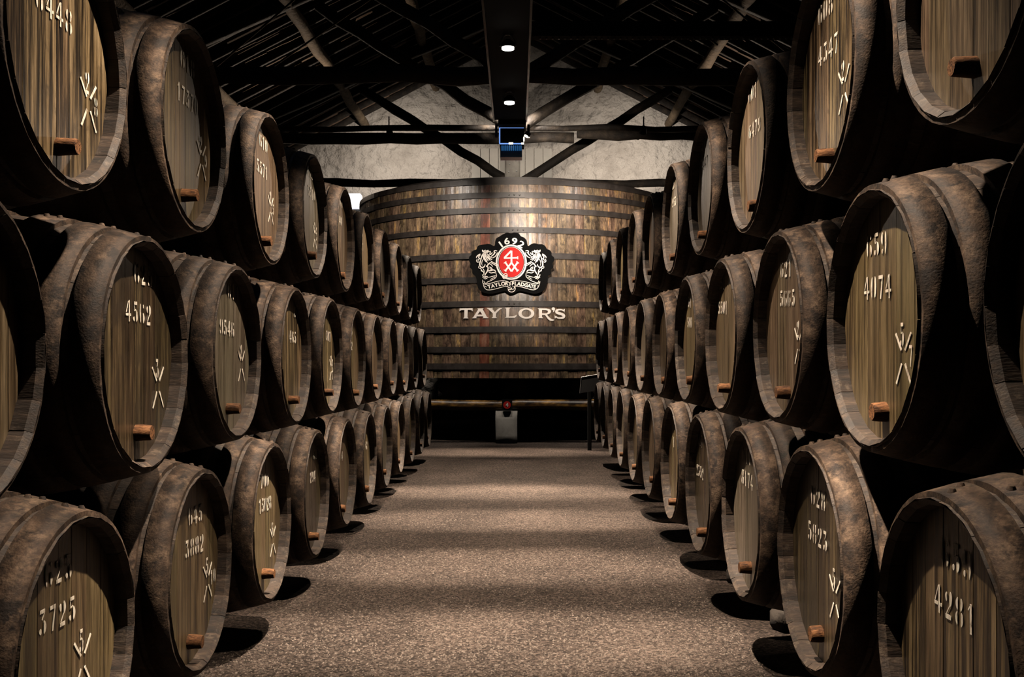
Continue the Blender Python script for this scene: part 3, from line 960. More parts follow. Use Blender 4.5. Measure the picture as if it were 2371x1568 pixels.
rib = [([(455, 1262), (560, 1240), (680, 1205), (790, 1186), (900, 1192), (975, 1228)], 13, .8), ([(985, 1228), (1040, 1192), (1180, 1186), (1330, 1208), (1470, 1242), (1570, 1258), (1630, 1245), (1668, 1200)], 13, .8),
       ([(372, 1165), (378, 1240), (425, 1262), (470, 1268)], 15, .7), ([(385, 1262), (405, 1330), (450, 1382), (520, 1394), (640, 1376), (790, 1335), (880, 1314), (950, 1312)], 13, .8),
       ([(1085, 1312), (1200, 1318), (1340, 1352), (1450, 1384), (1540, 1390), (1610, 1350), (1645, 1290), (1668, 1205)], 13, .8),
       ([(672, 1010), (684, 1075), (650, 1130), (560, 1180), (480, 1215), (455, 1250)], 14, .7), ([(670, 1060), (600, 1085), (500, 1110)], 14), ([(650, 1110), (600, 1125), (540, 1160)], 12), ([(655, 1085), (620, 1110)], 14), ([(395, 1190), (420, 1230), (450, 1255)], 14), ([(410, 1300), (440, 1320), (470, 1330)], 12),
       ([(1356, 1010), (1350, 1075), (1390, 1130), (1480, 1190), (1570, 1225), (1610, 1240)], 14, .7), ([(1366, 1060), (1440, 1090), (1540, 1110)], 14), ([(1390, 1110), (1440, 1125), (1490, 1160)], 12), ([(1640, 1180), (1625, 1220), (1590, 1245)], 14), ([(1560, 1110), (1600, 1095), (1640, 1120)], 18), ([(1630, 1290), (1600, 1315)], 12),
       ([(962, 1225), (985, 1250), (978, 1290), (1000, 1315)], 12, .7), ([(990, 1235), (1000, 1262), (992, 1290)], 10, .7),
       ([(930, 1322), (985, 1350), (1030, 1352), (1010, 1384), (960, 1385), (938, 1360)], 16, .7), ([(945, 1388), (975, 1428), (1040, 1440), (1095, 1405), (1110, 1350), (1082, 1318)], 15, .7), ([(1040, 1318), (1085, 1330), (1075, 1370), (1030, 1392)], 12),
       ([(850, 1050), (880, 1024), (915, 1030), (925, 1062), (890, 1075), (860, 1110), (835, 1120), (820, 1090), (850, 1050)], 16, .9), ([(870, 1080), (905, 1062), (925, 1080), (890, 1110)], 22, .8), ([(830, 1130), (862, 1140), (895, 1120)], 16),
       ([(905, 1105), (960, 1140), (1040, 1150), (1120, 1132), (1190, 1100)], 16)]
strokes(rib, 'ribbon', M['cream'], .05, .059)


def e_char(ch, x, y, size, rot, bold, parent=em, mat='cream', sx=1.0):
    vs, fs = char2d(ch, size, .01, bold)
    X0, Z0 = EP(x, y)
    c, s = math.cos(rot), math.sin(rot)
    mm = MB(); mm.add([W(X0 + (vx_ * sx * c - vy_ * s), YE - .05 - d, Z0 + (vx_ * sx * s + vy_ * c)) for vx_, vy_, d in vs], fs)
    return mm.build('letter', M[mat], em)


u = YE / F / 9.8     # one crest pixel in layout units
for ch, x, y, r in (('1', 785, 370, 35), ('6', 918, 300, 12), ('9', 1090, 300, -8), ('2', 1240, 370, -32)):
    e_char(ch, x, y, 200 * u, math.radians(r), 4 * u, mat='white', sx=1.3)
for ch, x, y, r in (('T', 520, 1322, 12), ('A', 600, 1306, 14), ('Y', 680, 1284, 15), ('L', 755, 1268, 11), ('O', 835, 1258, 6), ('R', 912, 1254, 0),
                    ('F', 1055, 1252, -2), ('L', 1120, 1256, -4), ('A', 1190, 1262, -7), ('D', 1272, 1272, -9), ('G', 1352, 1290, -12), ('A', 1425, 1306, -12), ('T', 1490, 1316, -10), ('E', 1545, 1326, -8)):
    e_char(ch, x, y, 112 * u, math.radians(r), 4.5 * u, sx=1.0)

# ------------------------------------------------------------------ cradle under the vat
Yb = 13.75
a = PX(1148, 1025, Yb); b = PX(1198, 951, Yb)
m = MB(); m.beam(W((a[0] + b[0]) / 2, Yb + .02, -ZF), W((a[0] + b[0]) / 2, Yb + .02, b[2]), (b[0] - a[0]) * S, .3 * S, .006, 4, 3, up=(0, 1, 0))
tag(m.build('concrete_block', M['concrete']), 'pale concrete block on the gravel under the front of the vat', 'block')
m = MB(); m.log(W(-2.3, Yb - .02, b[2] + .078), W(2.4, Yb - .02, b[2] + .078), .075 * S, 16, 10, .015, 8)
tag(m.build('bearer_beam', M['varnish']), 'yellowish varnished bearer beam resting on the concrete block', 'beam')
zt_ = b[2] + .15
for i, x in enumerate((-1.9, -.95, 0, .95, 1.9)):
    m = MB(); m.beam(W(x, YC - 2.28, (zt_ + ZB) / 2), W(x, YC + 2.35, (zt_ + ZB) / 2), .3 * S, (ZB - zt_ - .012) * S, .002, 4, 60 + i)
    tag(m.build('cradle_beam', M['timber']), 'dark heavy cradle beam under the vat, %s' % ['leftmost', 'second from the left', 'middle one above the block', 'second from the right', 'rightmost'][i], 'beam', 'beams carrying the vat')
for i, x in enumerate((-1.9, 1.9, 0)):
    m = MB(); m.box(W(x - .2, (Yb - .15) if i < 2 else YC + 1.7, -ZF), W(x + .2, (Yb + .2) if i < 2 else YC + 2.1, b[2] if i < 2 else zt_))
    tag(m.build('concrete_block', M['concrete']), ['concrete block in the dark under the vat, left end of the bearer', 'concrete block in the dark under the vat, right end of the bearer', 'concrete block in the dark under the back of the vat'][i], 'block')
# number sign
Yn = Yb - .16
t = empty('number_sign', W(*PX(1174, 950, Yn)))
tag(t, 'small black plate with a red disc numbered 4 on the block', 'sign')
a = PX(1162, 951, Yn); b2 = PX(1186, 925, Yn)
mm = MB(); mm.box(W(a[0], Yn, a[2]), W(b2[0], Yn + .02, b2[2])); mm.build('plate', M['black'], t)
c = PX(1174, 938, Yn)
mm = MB(); mm.cyl(W(c[0], Yn, c[2]), W(c[0], Yn - .006, c[2]), .052 * S, 28); mm.build('disc', M['red'], t)
vs, fs = char2d('4', .075, .004, .002)
mm = MB(); mm.add([W(c[0] + x, Yn - .006 - d, c[2] + z) for x, z, d in vs], fs); mm.build('numeral', M['white'], t)
# tilted information board at the right end
t = empty('lectern', W(1.02, 12.6, -ZF))
tag(t, 'dark tilted information lectern with a pale metal edge by the last right barrels', 'lectern')
a = PX(1346, 874, 12.5); b3 = PX(1387, 867, 12.5)
mm = MB(); mm.beam(W((a[0] + b3[0]) / 2, 12.62, -ZF), W((a[0] + b3[0]) / 2, 12.62, a[2] - .05), .05 * S, .05 * S); mm.build('post', M['black'], t)
mm = MB()
q = [W(a[0], 12.5, a[2]), W(b3[0], 12.5, b3[2]), W(b3[0] - .01, 12.47, b3[2] - .2), W(a[0] - .02, 12.47, a[2] - .2)]
mm.add(q + [p + Vector((0, .03, .0)) for p in q], [(0, 1, 2, 3)[::-1], (4, 5, 6, 7), (0, 4, 5, 1), (1, 5, 6, 2), (2, 6, 7, 3), (3, 7, 4, 0)])
mm.build('panel', M['black'], t)
mm = MB(); mm.cyl(q[0], q[1], .007 * S, 6); mm.build('edge_trim', M['steel'], t)
mm = MB(); mm.cyl(q[0], q[3], .006 * S, 6); mm.build('edge_trim', M['steel'], t)
# lit lamp glimpsed at the left of the vat
t = empty('wall_lamp', W(*PX(818, 470, 18.9)))
tag(t, 'white lit wall lamp glimpsed between the left barrels and the vat', 'lamp')
a = PX(806, 480, 18.9); b4 = PX(833, 447, 18.9)
mm = MB(); mm.box(W(a[0], 18.95, a[2]), W(b4[0], 19.15, b4[2])); mm.build('cover', M['tube'], t)
mm = MB(); mm.box(W(a[0] - .03, 19.15, a[2] + .05), W(b4[0] + .02, 19.3, b4[2] - .02)); mm.build('back_plate', M['white'], t)

# ------------------------------------------------------------------ barrels
HL, RH, RBG = .58, .30, .382      # half length, chime radius, bulge radius (size 1)
HX = .536                         # outer face of the head
def brad(x):
    t = abs(x) / HL
    return RBG - (RBG - RH) * t ** 2.0


NST = 26


def stave_mesh():
    h = pi / NST
    hw = h * .988
    st = [-HL, -.45, -.3, -.15, 0, .15, .3, .45, HL]
    vs, fs, sm = [], [], []
    cols = [-hw, 0, hw]
    def P(x, r, a): return Vector((x * S, math.sin(a) * r * S, math.cos(a) * r * S))
    for x in st:
        for a in cols: vs.append(P(x, brad(x) - (.0022 if a else 0), a))
    n = len(st)
    for i in range(n - 1):
        for j in range(2):
            a = i * 3 + j
            fs.append((a, a + 3, a + 4, a + 1)); sm.append(True)
    # chime ends: bevel, inner wall
    for sgn in (-1, 1):
        b = len(vs)
        for x, r in ((HL, RH), (HL - .002, RH - .004), (HL - .014, .2865), (HX - .012, .285)):
            for a in (-hw, hw): vs.append(P(sgn * x, r - (.0022 if r == RH else 0), a))
        for i in range(3):
            q = (b + 2 * i, b + 2 * i + 1, b + 2 * i + 3, b + 2 * i + 2)
            fs.append(q if sgn < 0 else q[::-1]); sm.append(False)
        # side walls of the chime (joints)
        for k_ in (0, 1):
            o2 = [b + k_, b + 2 + k_, b + 4 + k_, b + 6 + k_]
            fs.append(tuple(o2)); sm.append(False)
    me = bpy.data.meshes.new('stave')
    me.from_pydata([tuple(v) for v in vs], [], fs)
    me.polygons.foreach_set('use_smooth', sm)
    me.materials.append(M['stave'])
    return me


def ring_mesh(x0, x1, th, n=52):
    mm = MB()
    vs, fs = [], []
    for i in range(n):
        a = 2 * pi * i / n
        for x, o in ((x0, -.004), (x0, th), (x1, th), (x1, -.004)):
            r = brad(x) + o
            vs.append(Vector((x * S, math.sin(a) * r * S, math.cos(a) * r * S)))
    for i in range(n):
        for j in range(3):
            a = i * 4 + j; b = ((i + 1) % n) * 4 + j
            fs.append((a, b, b + 1, a + 1))
    mm.add(vs, fs)
    me = mm.mesh('hoop')
    me.polygons.foreach_set('use_smooth', [j == 1 for i in range(n) for j in range(3)])
    me.materials.append(M['hoop'])
    return me


HOOPS = [(.508, .574), (.424, .49), (.318, .39), (.14, .205)]
hoop_me = [ring_mesh(a, b, .0105) for a, b in HOOPS] + [ring_mesh(-b, -a, .0105) for a, b in HOOPS]
stave_me = stave_mesh()


def board_meshes(seed):
    r = random.Random(seed)
    n = 7
    ws = [r.uniform(.6, 1.5) for _ in range(n)]
    tot = sum(ws)
    R = .2865
    cuts = [-R]
    for w_ in ws: cuts.append(cuts[-1] + w_ / tot * 2 * R)
    out = []
    for i in range(n):
        a, b = cuts[i] + (.0005 if i else 0), cuts[i + 1] - (.0005 if i < n - 1 else 0)
        ys = [a + (b - a) * j / 4 for j in range(5)]
        up = [(y, math.sqrt(max(R * R - y * y, 1e-6))) for y in ys]
        poly = up + [(y, -z) for y, z in up[::-1]]
        x1 = HX - r.uniform(0, .0011)
        bev = .0013
        cy = (a + b) / 2
        vs = []
        m_ = len(poly)
        for y, z in poly: vs.append(Vector((HX - .03, y, z)) * S)
        for y, z in poly: vs.append(Vector((x1 - bev, y, z)) * S)
        for y, z in poly:
            yy = y + (bev if y < cy - 1e-5 else -bev if y > cy + 1e-5 else 0) * (1 if abs(y - a) < 1e-5 or abs(y - b) < 1e-5 else 0)
            vs.append(Vector((x1, yy, z)) * S)
        fs = [tuple(range(2 * m_, 3 * m_))[::-1]]
        for l in (0, 1):
            for j in range(m_):
                q = (l * m_ + j, l * m_ + (j + 1) % m_, (l + 1) * m_ + (j + 1) % m_, (l + 1) * m_ + j)
                fs.append(q)
        mm = MB(); mm.add(vs, fs)
        me = mm.mesh('head_board'); me.materials.append(M['head'])
        out.append(me)
    return out


BOARDS = [board_meshes(s) for s in (1, 2, 3, 4)]
# back head + far-barrel meshes
mm = MB(); mm.cyl(Vector((-HX * S, 0, 0)), Vector((-(HX - .03) * S, 0, 0)), .2865 * S, 30); back_head = mm.mesh('back_head'); back_head.materials.append(M['head'])
mm = MB(); mm.cyl(Vector(((HX - .03) * S, 0, 0)), Vector((HX * S, 0, 0)), .2865 * S, 36); far_head = mm.mesh('head'); far_head.materials.append(M['head'])


def far_body():
    n = 52
    prof = [(-HX, .285), (-HL, RH), (-.4, None), (-.2, None), (0, None), (.2, None), (.4, None), (HL, RH), (HL - .002, RH - .004), (HL - .014, .2865), (HX - .012, .285)]
    vs, fs = [], []
    for i in range(n):
        a = 2 * pi * i / n
        for x, r in prof:
            rr = brad(x) if r is None else r
            if i % 2 == 0: rr -= .002
            vs.append(Vector((x * S, math.sin(a) * rr * S, math.cos(a) * rr * S)))
    m_ = len(prof)
    for i in range(n):
        for j in range(m_ - 1):
            a = i * m_ + j; b = ((i + 1) % n) * m_ + j
            fs.append((a, b, b + 1, a + 1)[::-1])
    mm = MB(); mm.add(vs, fs)
    me = mm.mesh('body'); me.materials.append(M['stave']); return me


body_me = far_body()
mm = MB(); mm.cyl(Vector((0, 0, -.004 * S)), Vector((0, 0, .007 * S)), .011 * S, 8, .006 * S); rivet_me = mm.mesh('rivet'); rivet_me.materials.append(M['hoop'])


def bung_mesh(length, r, seed):
    rr = random.Random(seed)
    mm = MB()
    n = 14
    vs, fs = [], []
    for x in (0, length * .5, length - .004, length):
        for j in range(n):
            a = 2 * pi * j / n
            k_ = r * (1 - .12 * x / length) * (1 + rr.uniform(-.04, .04)) * (.9 if x == length else 1)
            vs.append(Vector((x, math.cos(a) * k_, math.sin(a) * k_)) * S)
    for i in range(3):
        for j in range(n):
            a, b = i * n + j, i * n + (j + 1) % n
            fs.append((a, b, b + n, a + n))
    mm.add(vs, fs, True)
    mm.add(vs[3 * n:], [tuple(range(n))])
    me = mm.mesh('bung'); me.materials.append(M['bung']); return me


BUNGS = [bung_mesh(.046, .023, 1), bung_mesh(.036, .024, 2), bung_mesh(.05, .021, 3)]


# ---- stencilled digits
def lens2(x0, y0, x1, y1, bow, w):
    L, R = [], []
    n = 9
    for i in range(n):
        t = i / (n - 1)
        s = math.sin(pi * t)
        x = x0 + (x1 - x0) * t + bow * s
        y = y0 + (y1 - y0) * t
        k = w * .62 * max(s, .0) ** .55 + .008
        L.append((x - k, y)); R.append((x + k, y))
    return [(L[i], L[i + 1], R[i + 1], R[i]) for i in range(n - 1)]


def bar2(x0, y0, x1, y1, w):
    dx, dy = x1 - x0, y1 - y0
    l = math.hypot(dx, dy)
    nx, ny = -dy / l * w / 2, dx / l * w / 2
    return [((x0 + nx, y0 + ny), (x1 + nx, y1 + ny), (x1 - nx, y1 - ny), (x0 - nx, y0 - ny))]


def rect2(x0, y0, x1, y1): return [((x0, y0), (x0, y1), (x1, y1), (x1, y0))]


DIG = {
    '0': lens2(.14, .03, .14, .97, -.06, .145) + lens2(.46, .03, .46, .97, .06, .145),
    '1': rect2(.25, 0, .39, 1) + bar2(.12, .76, .29, .95, .06),
    '2': lens2(.44, .46, .44, .98, .05, .15) + lens2(.15, .6, .15, .92, -.03, .12) + bar2(.42, .5, .16, .18, .05) + rect2(.08, 0, .52, .16),
    '3': rect2(.1, .85, .5, 1) + bar2(.46, .85, .28, .6, .06) + lens2(.44, .03, .44, .56, .06, .16) + lens2(.15, .06, .15, .3, -.02, .13),
    '4': rect2(.34, 0, .46, 1) + bar2(.32, .95, .06, .42, .06) + rect2(.0, .26, .3, .38) + rect2(.5, .26, .62, .38),
    '5': rect2(.14, .85, .5, 1) + rect2(.14, .56, .2, .82) + lens2(.44, .03, .44, .6, .06, .16) + lens2(.15, .06, .15, .28, -.02, .13) + bar2(.2, .56, .36, .62, .05),
    '6': lens2(.12, .03, .12, .97, -.05, .12) + lens2(.46, .03, .46, .54, .05, .14) + lens2(.46, .76, .46, .94, .02, .07),
    '7': rect2(.06, .85, .54, 1) + [((.44, .86), (.53, .86), (.34, 0), (.22, 0))],
    '8': lens2(.17, .54, .17, .98, -.05, .12) + lens2(.43, .54, .43, .98, .05, .12) + lens2(.14, .02, .14, .5, -.05, .12) + lens2(.46, .02, .46, .5, .05, .12),
    '9': lens2(.5, .03, .5, .97, .05, .12) + lens2(.16, .46, .16, .97, -.05, .14) + lens2(.16, .06, .16, .28, -.02, .1),
    '/': bar2(.1, 0, .5, 1, .06),
}


def head_paint(parent, name, items):
    """items: (text, y centre, z centre, height, width factor, tilt) on the head, layout units"""
    mm = MB()
    x = HX + .0012
    for it in items:
        quads = []
        if it[0] == '#':
            quads = [q for q in it[1]]
        else:
            txt, yc, zc, h, wf, tilt = it
            adv = .84 * h * wf
            y0 = yc - adv * len(txt) / 2
            for i, ch in enumerate(txt):
                for q in DIG.get(ch, []):
                    quads.append([(y0 + i * adv + px_ * h * wf, zc - h / 2 + py_ * h + tilt * (y0 + i * adv - yc)) for px_, py_ in q])
        for q in quads:
            b = [Vector((x, y, z)) * S for y, z in q]
            f = [Vector((x + .0008, y, z)) * S for y, z in q]
            mm.add(b + f, [(7, 6, 5, 4), (0, 1, 5, 4), (1, 2, 6, 5), (2, 3, 7, 6), (3, 0, 4, 7)])
    # make the front faces look towards +x whatever the winding
    me = mm.mesh(name)
    me.materials.append(M['paint'])
    return link(name, me, None, parent)


def mark(yc, zc, s, top, side):
    """cross mark with small figures"""
    items = []
    qs = []
    for (a, b, c, d) in ((-.5, .55, -.12, .05), (.5, .55, .12, .05), (-.45, -.95, -.1, -.35), (.5, -.95, .12, -.35)):
        qs += [[(yc + y * s * 1.15, zc + z * s) for y, z in q] for q in bar2(a, b, c, d, .085)]
    items.append(('#', qs))
    if top: items.append((top, yc - .04 * s, zc + .5 * s, .72 * s, .7, 0))
    if side: items.append((side, yc + .6 * s, zc - .12 * s, .62 * s, .7, 0))
    return items


A0 = {'L': 1.0, 'R': .836}
# (depth, height, chime diameter) read off the photograph, before the row factor
ROWS = {
    'L3': [(2.24, .70, .6), (3.105, .737, .609), (4.063, .702, .587), (4.947, .733, .588), (5.83, .722, .586), (6.68, .70, .56), (7.567, .704, .565), (8.452, .692, .572), (9.32, .682, .566), (10.2, .672, .56)],
    'L2': [(1.80, .02, .61), (2.706, .013, .62), (3.581, .033, .603), (4.53, .021, .602), (5.40, .028, .601), (6.275, .014, .602), (7.145, .021, .593), (8.054, .030, .596), (8.944, .018, .596), (9.87, .030, .592), (10.80, .033, .6)],
    'L1': [(2.287, -.67, .615), (3.169, -.674, .622), (4.085, -.663, .625), (4.995, -.67, .615), (5.893, -.661, .612), (6.79, -.671, .612), (7.693, -.663, .61), (8.619, -.668, .598), (9.54, -.662, .61), (10.5, -.675, .6), (11.4, -.675, .6)],
    'R3': [(1.88, .76, .6), (2.76, .798, .6), (3.633, .784, .593), (4.534, .795, .578), (5.40, .770, .573), (6.29, .755, .56), (7.159, .785, .575), (8.05, .767, .58), (8.93, .79, .578), (9.78, .775, .56)],
    'R2': [(1.47, .10, .61), (2.364, .100, .615), (3.204, .114, .592), (4.08, .106, .61), (4.93, .108, .6), (5.802, .088, .585), (6.69, .096, .596), (7.548, .097, .596), (8.39, .108, .575), (9.257, .110, .568), (10.11, .109, .575)],
    'R1': [(1.98, -.61, .63), (2.86, -.58, .64), (3.725, -.582, .64), (4.598, -.58, .628), (5.43, -.557, .618), (6.304, -.55, .608), (7.154, -.56, .602), (7.993, -.537, .602), (8.794, -.536, .588), (9.58, -.526, .582), (10.37, -.524, .588)],
}
# the rows lie in each other's hollows, so depths follow one pitch per side; reach, height and size follow the photograph
PLACE = {}
for row_, lst_ in ROWS.items():
    p0, pitch = (1.79, .899) if row_[0] == 'L' else (1.53, .887)
    if row_[1] != '2': p0 += pitch / 2
    out_ = []
    zmean = sum(q[1] for q in lst_) / len(lst_)
    for i_, (y_, z_, D_) in enumerate(lst_):
        yg = p0 + pitch * i_
        kk_ = yg / y_
        out_.append((yg, (.6 * z_ + .4 * zmean) * kk_, min(D_ * kk_, .625), A0[row_[0]] * kk_))
    PLACE[row_] = out_
HEADKIND = {'L3': ['streaky', 'olive', 'tan', 'grey', 'tan', 'olive'], 'L2': ['tan', 'dark', 'grey', 'streaky', 'streaky', 'olive'], 'L1': ['olive', 'olive', 'olive', 'dark', 'tan', 'streaky'],
            'R3': ['tan', 'streaky', 'tan', 'grey', 'grey', 'tan'], 'R2': ['tan', 'olive', 'tan', 'tan', 'olive', 'dark'], 'R1': ['streaky', 'dark', 'grey', 'dark', 'streaky', 'tan']}
TEXT = {   # (upper figures, lower figures, y shift, mark top, mark side)
    'L3': {0: ('618', '6448', -.04, '2', '8'), 1: ('618', '17370', 0, '2', '9'), 2: ('610', '5571', -.02, '2', '5'), 3: ('565', '5510', 0, '2', '3'), 4: ('61', '40', -.03, '', ''), 5: ('6', '11', 0, '', '')},
    'L2': {0: ('618', '4771', 0, '', ''), 1: ('625', '4562', -.05, '3', ''), 2: ('610', '9546', -.06, '2', ''), 3: ('60', '465', 0, '', ''), 4: ('62', '307', -.04, '2', '5'), 5: ('6', '2', 0, '', '')},
    'L1': {0: ('625', '3725', -.02, '5', ''), 1: ('645', '3882', 0, '5', '10'), 2: ('700', '15028', -.02, '6', ''), 3: ('60', '294', -.03, '', ''), 4: ('', '4', -.02, '', ''), 5: ('', '42', -.02, '', '')},
    'R3': {1: ('608', '4347', .04, '2', ''), 2: ('601', '6479', .08, '', ''), 3: ('651', '7447', .03, '', ''), 4: ('58', '953', .04, '', '')},
    'R2': {1: ('659', '4074', .075, '5', '7'), 2: ('621', '5665', .06, '2', ''), 3: ('651', '5501', .03, '', ''), 4: ('651', '500', .03, '', '')},
    'R1': {0: ('659', '4281', .03, '', ''), 1: ('628', '5823', .05, '5', ''), 2: ('671', '8174', .08, '', ''), 3: ('657', '2352', .05, '', ''), 4: ('', '1', .06, '', '')},
}
# where the figures stand on the heads in the photograph: upper line, lower line, cross mark
TPX = {
    'L3': {0: ((128, -60), (128, 25), (207, 232)), 1: ((435, 150), (435, 231), (470, 365)), 2: ((610, 333), (607, 393), (626, 478)), 3: ((718, 401), (721, 449), (732, 545)), 4: ((790, 470), (788, 512), None)},
    'L2': {1: ((333, 637), (322, 725), (368, 885)), 2: ((540, 676), (526, 760), (558, 838)), 3: ((685, 724), (678, 781), None), 4: ((766, 737), (760, 779), (772, 850))},
    'L1': {0: ((138, 1319), (135, 1424), (190, 1520)), 1: ((453, 1191), (451, 1264), (490, 1330)), 2: ((613, 1112), (614, 1168), (631, 1245)), 3: ((729, 1052), (724, 1104), None), 4: (None, (792, 1056), None), 5: (None, (848, 1031), None)},
    'R3': {1: ((1914, 20), (1920, 114), (1955, 195)), 2: ((1744, 214), (1749, 296), None), 3: ((1628, 333), (1631, 378), None), 4: ((1560, 428), (1562, 468), None)},
    'R2': {1: ((2033, 566), (2035, 665), (2093, 815)), 2: ((1822, 622), (1825, 691), (1850, 790)), 3: ((1672, 656), (1675, 713), None), 4: ((1596, 700), (1598, 747), None)},
    'R1': {0: ((2218, 1295), (2214, 1411), None), 1: ((1897, 1154), (1895, 1242), (1934, 1375)), 2: ((1731, 1056), (1732, 1111), None), 3: ((1622, 1020), (1622, 1093), None), 4: (None, (1561, 1024), None)},
}


def on_head(row, i, px_, zc):
    """photo pixel -> (y, z) on the head of that barrel"""
    y, z, D, al = PLACE[row][i]
    sc = D / .6
    sx = -1 if row[0] == 'L' else 1
    Yd = sx * (al + (HL - HX) * sc) * F / (px_[0] - CX)
    ly = (Yd - y) / sc * (1 if row[0] == 'L' else -1)
    lz = ((CY - px_[1]) * Yd / F - z) / sc
    return max(-.17, min(.17, ly)), max(-.2, min(.235, lz))


ORD = ['first', 'second', 'third', 'fourth', 'fifth', 'sixth', 'seventh', 'eighth', 'ninth', 'tenth', 'eleventh']
LEVEL = {'1': 'bottom', '2': 'middle', '3': 'top'}
SHADE = ['dark', 'brown', 'dusty', 'weathered']


def make_barrel(row, i, y, z, D):
    side = row[0]
    y, z, D, al = PLACE[row][i]
    sc = D / .6
    sx = -1 if side == 'L' else 1
    rnd = random.Random(hash((row, i)) % 99991 if False else (ord(row[0]) * 100 + int(row[1]) * 17 + i * 7))
    x = sx * (al + HL * sc)
    base = empty('barrel', W(x, y, z) - Vector((0, 0, RBG * sc * S)), 0 if side == 'L' else pi)
    base.scale = (sc, sc, sc)
    near = y < 6.6
    lvl = LEVEL[row[1]]
    wside = 'left' if side == 'L' else 'right'
    tx = TEXT[row].get(i)
    if tx and i < 4 and len(tx[1]) > 2:
        lab = 'wooden barrel stencilled %s, %s from the front in the %s row on the %s' % (tx[1], ORD[i], lvl, wside)
    else:
        lab = 'wooden barrel, %s from the front in the %s row of the %s stack' % (ORD[i], lvl, wside)
    tag(base, lab, 'barrel', 'barrels stacked along the aisle')
    up = Vector((0, 0, RBG * S))
    roll = rnd.uniform(0, 2 * pi)
    if near:
        for j in range(NST):
            o = link('stave', stave_me, None, base, up)
            o.rotation_euler = (-(roll + j * 2 * pi / NST), 0, 0)
            kk = 1 + rnd.uniform(-.004, .003)
            o.scale = (1 + rnd.uniform(-.0022, .0012), kk, kk)
        bs = BOARDS[rnd.randrange(4)]
        for me in bs:
            link('head_board', me, None, base, up)
    else:
        o = link('body', body_me, None, base, up); o.rotation_euler = (roll, 0, 0)
        link('head', far_head, None, base, up)
    hk = HEADKIND[row][i] if i < 6 else rnd.choice(['tan', 'olive', 'streaky', 'grey'])
    for o in base.children:
        if o.name.startswith('head'):
            o.material_slots[0].link = 'OBJECT'
            o.material_slots[0].material = HEADS[hk]
    link('back_head', back_head, None, base, up)
    for j, me in enumerate(hoop_me):
        if not near and j >= 4: continue
        h = link('hoop', me, None, base, up)
        if j >= 4: continue
        h.rotation_euler = (rnd.uniform(-.25, .25), 0, 0)
        a, b = HOOPS[j]
        for q in ((.3, .7) if near else (.5,)):
            xx = a + (b - a) * q
            rr = brad(xx) + .0095
            an = rnd.uniform(-.02, .02) + (q - .5) * .12
            r = link('rivet', rivet_me, None, h, Vector((xx, math.sin(an) * rr, math.cos(an) * rr)) * S)
    bz = -.208 + rnd.uniform(-.012, .012)
    by = rnd.uniform(-.02, .02)
    if row == 'L1' and i == 4: by = -.03
    link('bung', BUNGS[rnd.randrange(3)], None, base, up + Vector((HX - .004, by, bz)) * S)
    if tx:
        u_, l_, dy, mt, ms = tx
        wf = 1.0 if len(l_) < 5 else .86
        items = []
        tp = TPX[row].get(i, (None, None, None))
        pu = on_head(row, i, tp[0], 0) if tp[0] else (dy * .85, .172)
        pl = on_head(row, i, tp[1], 0) if tp[1] else (dy, .078)
        pm = on_head(row, i, tp[2], 0) if tp[2] else ((.12 if side == 'L' else .135), -.055)
        for txt, yc, zc, w_ in ((u_, pu[0], pu[1], 1.0), (l_, pl[0], pl[1], wf)):
            for q, ch in enumerate(txt):
                off_ = (q - (len(txt) - 1) / 2) * .84 * .056 * w_
                items.append((ch, yc + off_, zc - .04 * off_, .056, w_, 0))
        for it in items:
            o = head_paint(base, 'painted_digit', [it]); o.location = up
        if mt or ms:
            for it in mark(pm[0], pm[1], .076, mt, ms):
                if it[0] == '#':
                    for q in it[1]:
                        o = head_paint(base, 'painted_stroke', [('#', [q])]); o.location = up
                else:
                    for q, ch in enumerate(it[0]):
                        o = head_paint(base, 'painted_digit', [(ch, it[1] + q * .03, *it[2:])]); o.location = up
    return base


for row, lst in ROWS.items():
    for i, (y, z, D) in enumerate(lst):
        make_barrel(row, i, y, z, D)

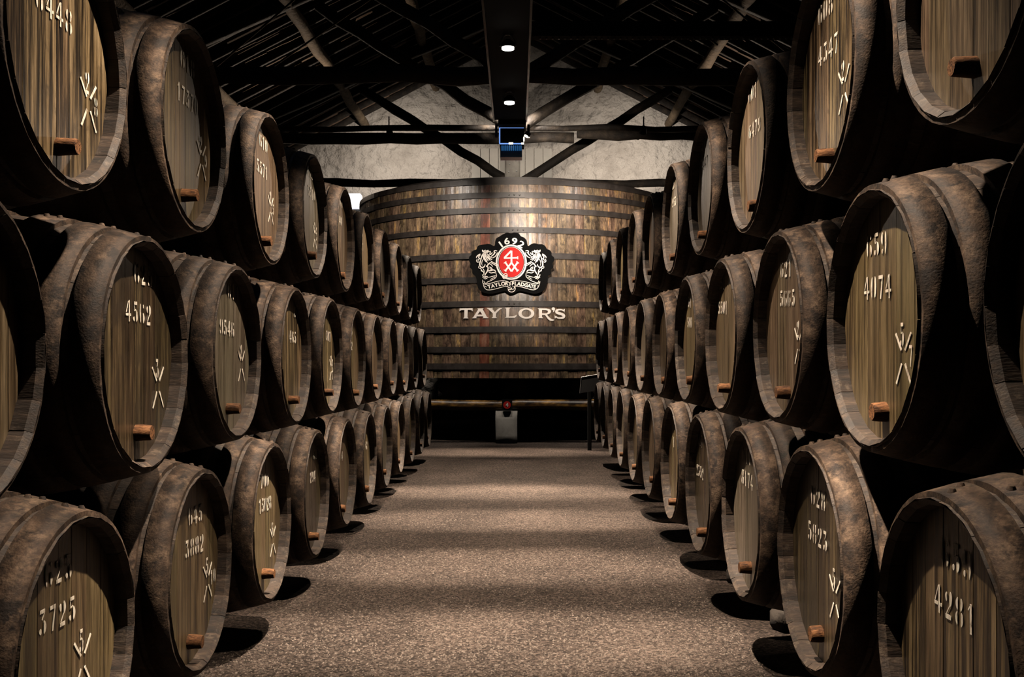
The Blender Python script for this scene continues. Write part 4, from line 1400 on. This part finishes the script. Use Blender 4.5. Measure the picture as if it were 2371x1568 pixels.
# skids under the bottom rows
for side, sx, al, top in (('left', -1, .99, None), ('right', 1, .848, None)):
    row = 'L1' if sx < 0 else 'R1'
    for xo, nm in ((.46, 'front'), (.86, 'rear')):
        # timber sleeper just touching the bellies
        zs = []
        for (y, z, D, al_) in PLACE[row]:
            sc = D / .6
            xl = al + xo - al_ - HL * sc
            zs.append(z - brad(max(abs(xl / sc) - .08, 0)) * sc - .012)
        zt = min(zs)
        m = MB(); m.box(W(sx * (al + xo) - .07, .9, -ZF), W(sx * (al + xo) + .07, 12.2, zt))
        tag(m.build('timber_sleeper', M['timber']), 'long dark %s sleeper under the bottom row of the %s stack' % (nm, side), 'sleeper', 'sleepers under the barrels')
ordn = iter(ORD)
for i in range(1, 5):
    y = (PLACE['R1'][i][0] + PLACE['R1'][i + 1][0]) / 2
    m = MB(); m.beam(W(.848 + .25, y - .02, -ZF + .043), W(.848 + .34, y + .02, -ZF + .043), .09 * S, .08 * S, .006, 3, 300 + i)
    tag(m.build('chock_block', M['darkwall']), 'rough stone chock, %s from the front under the right bottom barrels' % ORD[i - 1], 'chock', 'chocks under the right stack')

# ------------------------------------------------------------------ loose gravel lying on the floor
rg = random.Random(21)
g = MB()
for _ in range(26000):
    t_ = rg.random()
    y = 3.2 * (11.5 / 3.2) ** (t_ ** 1.35)
    x = rg.uniform(-1.15, .94)
    r = rg.uniform(.0025, .0058) * (1 + .6 * rg.random() ** 4)
    a = rg.uniform(0, pi)
    c = W(x, y, -ZF)
    h = r * rg.uniform(.5, .9)
    ca, sa = math.cos(a) * r * S, math.sin(a) * r * S
    e = rg.uniform(.6, 1)
    g.add([c + Vector((ca, sa, 0)), c + Vector((-sa * e, ca * e, 0)), c + Vector((-ca, -sa, 0)), c + Vector((sa * e, -ca * e, 0)), c + Vector((ca * .3, sa * .2, h * S))],
          [(0, 1, 4), (1, 2, 4), (2, 3, 4), (3, 0, 4)])
tag(g.build('gravel', M['pebble'], origin=W(0, 5, -ZF)), 'loose grey brown gravel strewn over the aisle floor', 'gravel', kind='stuff')
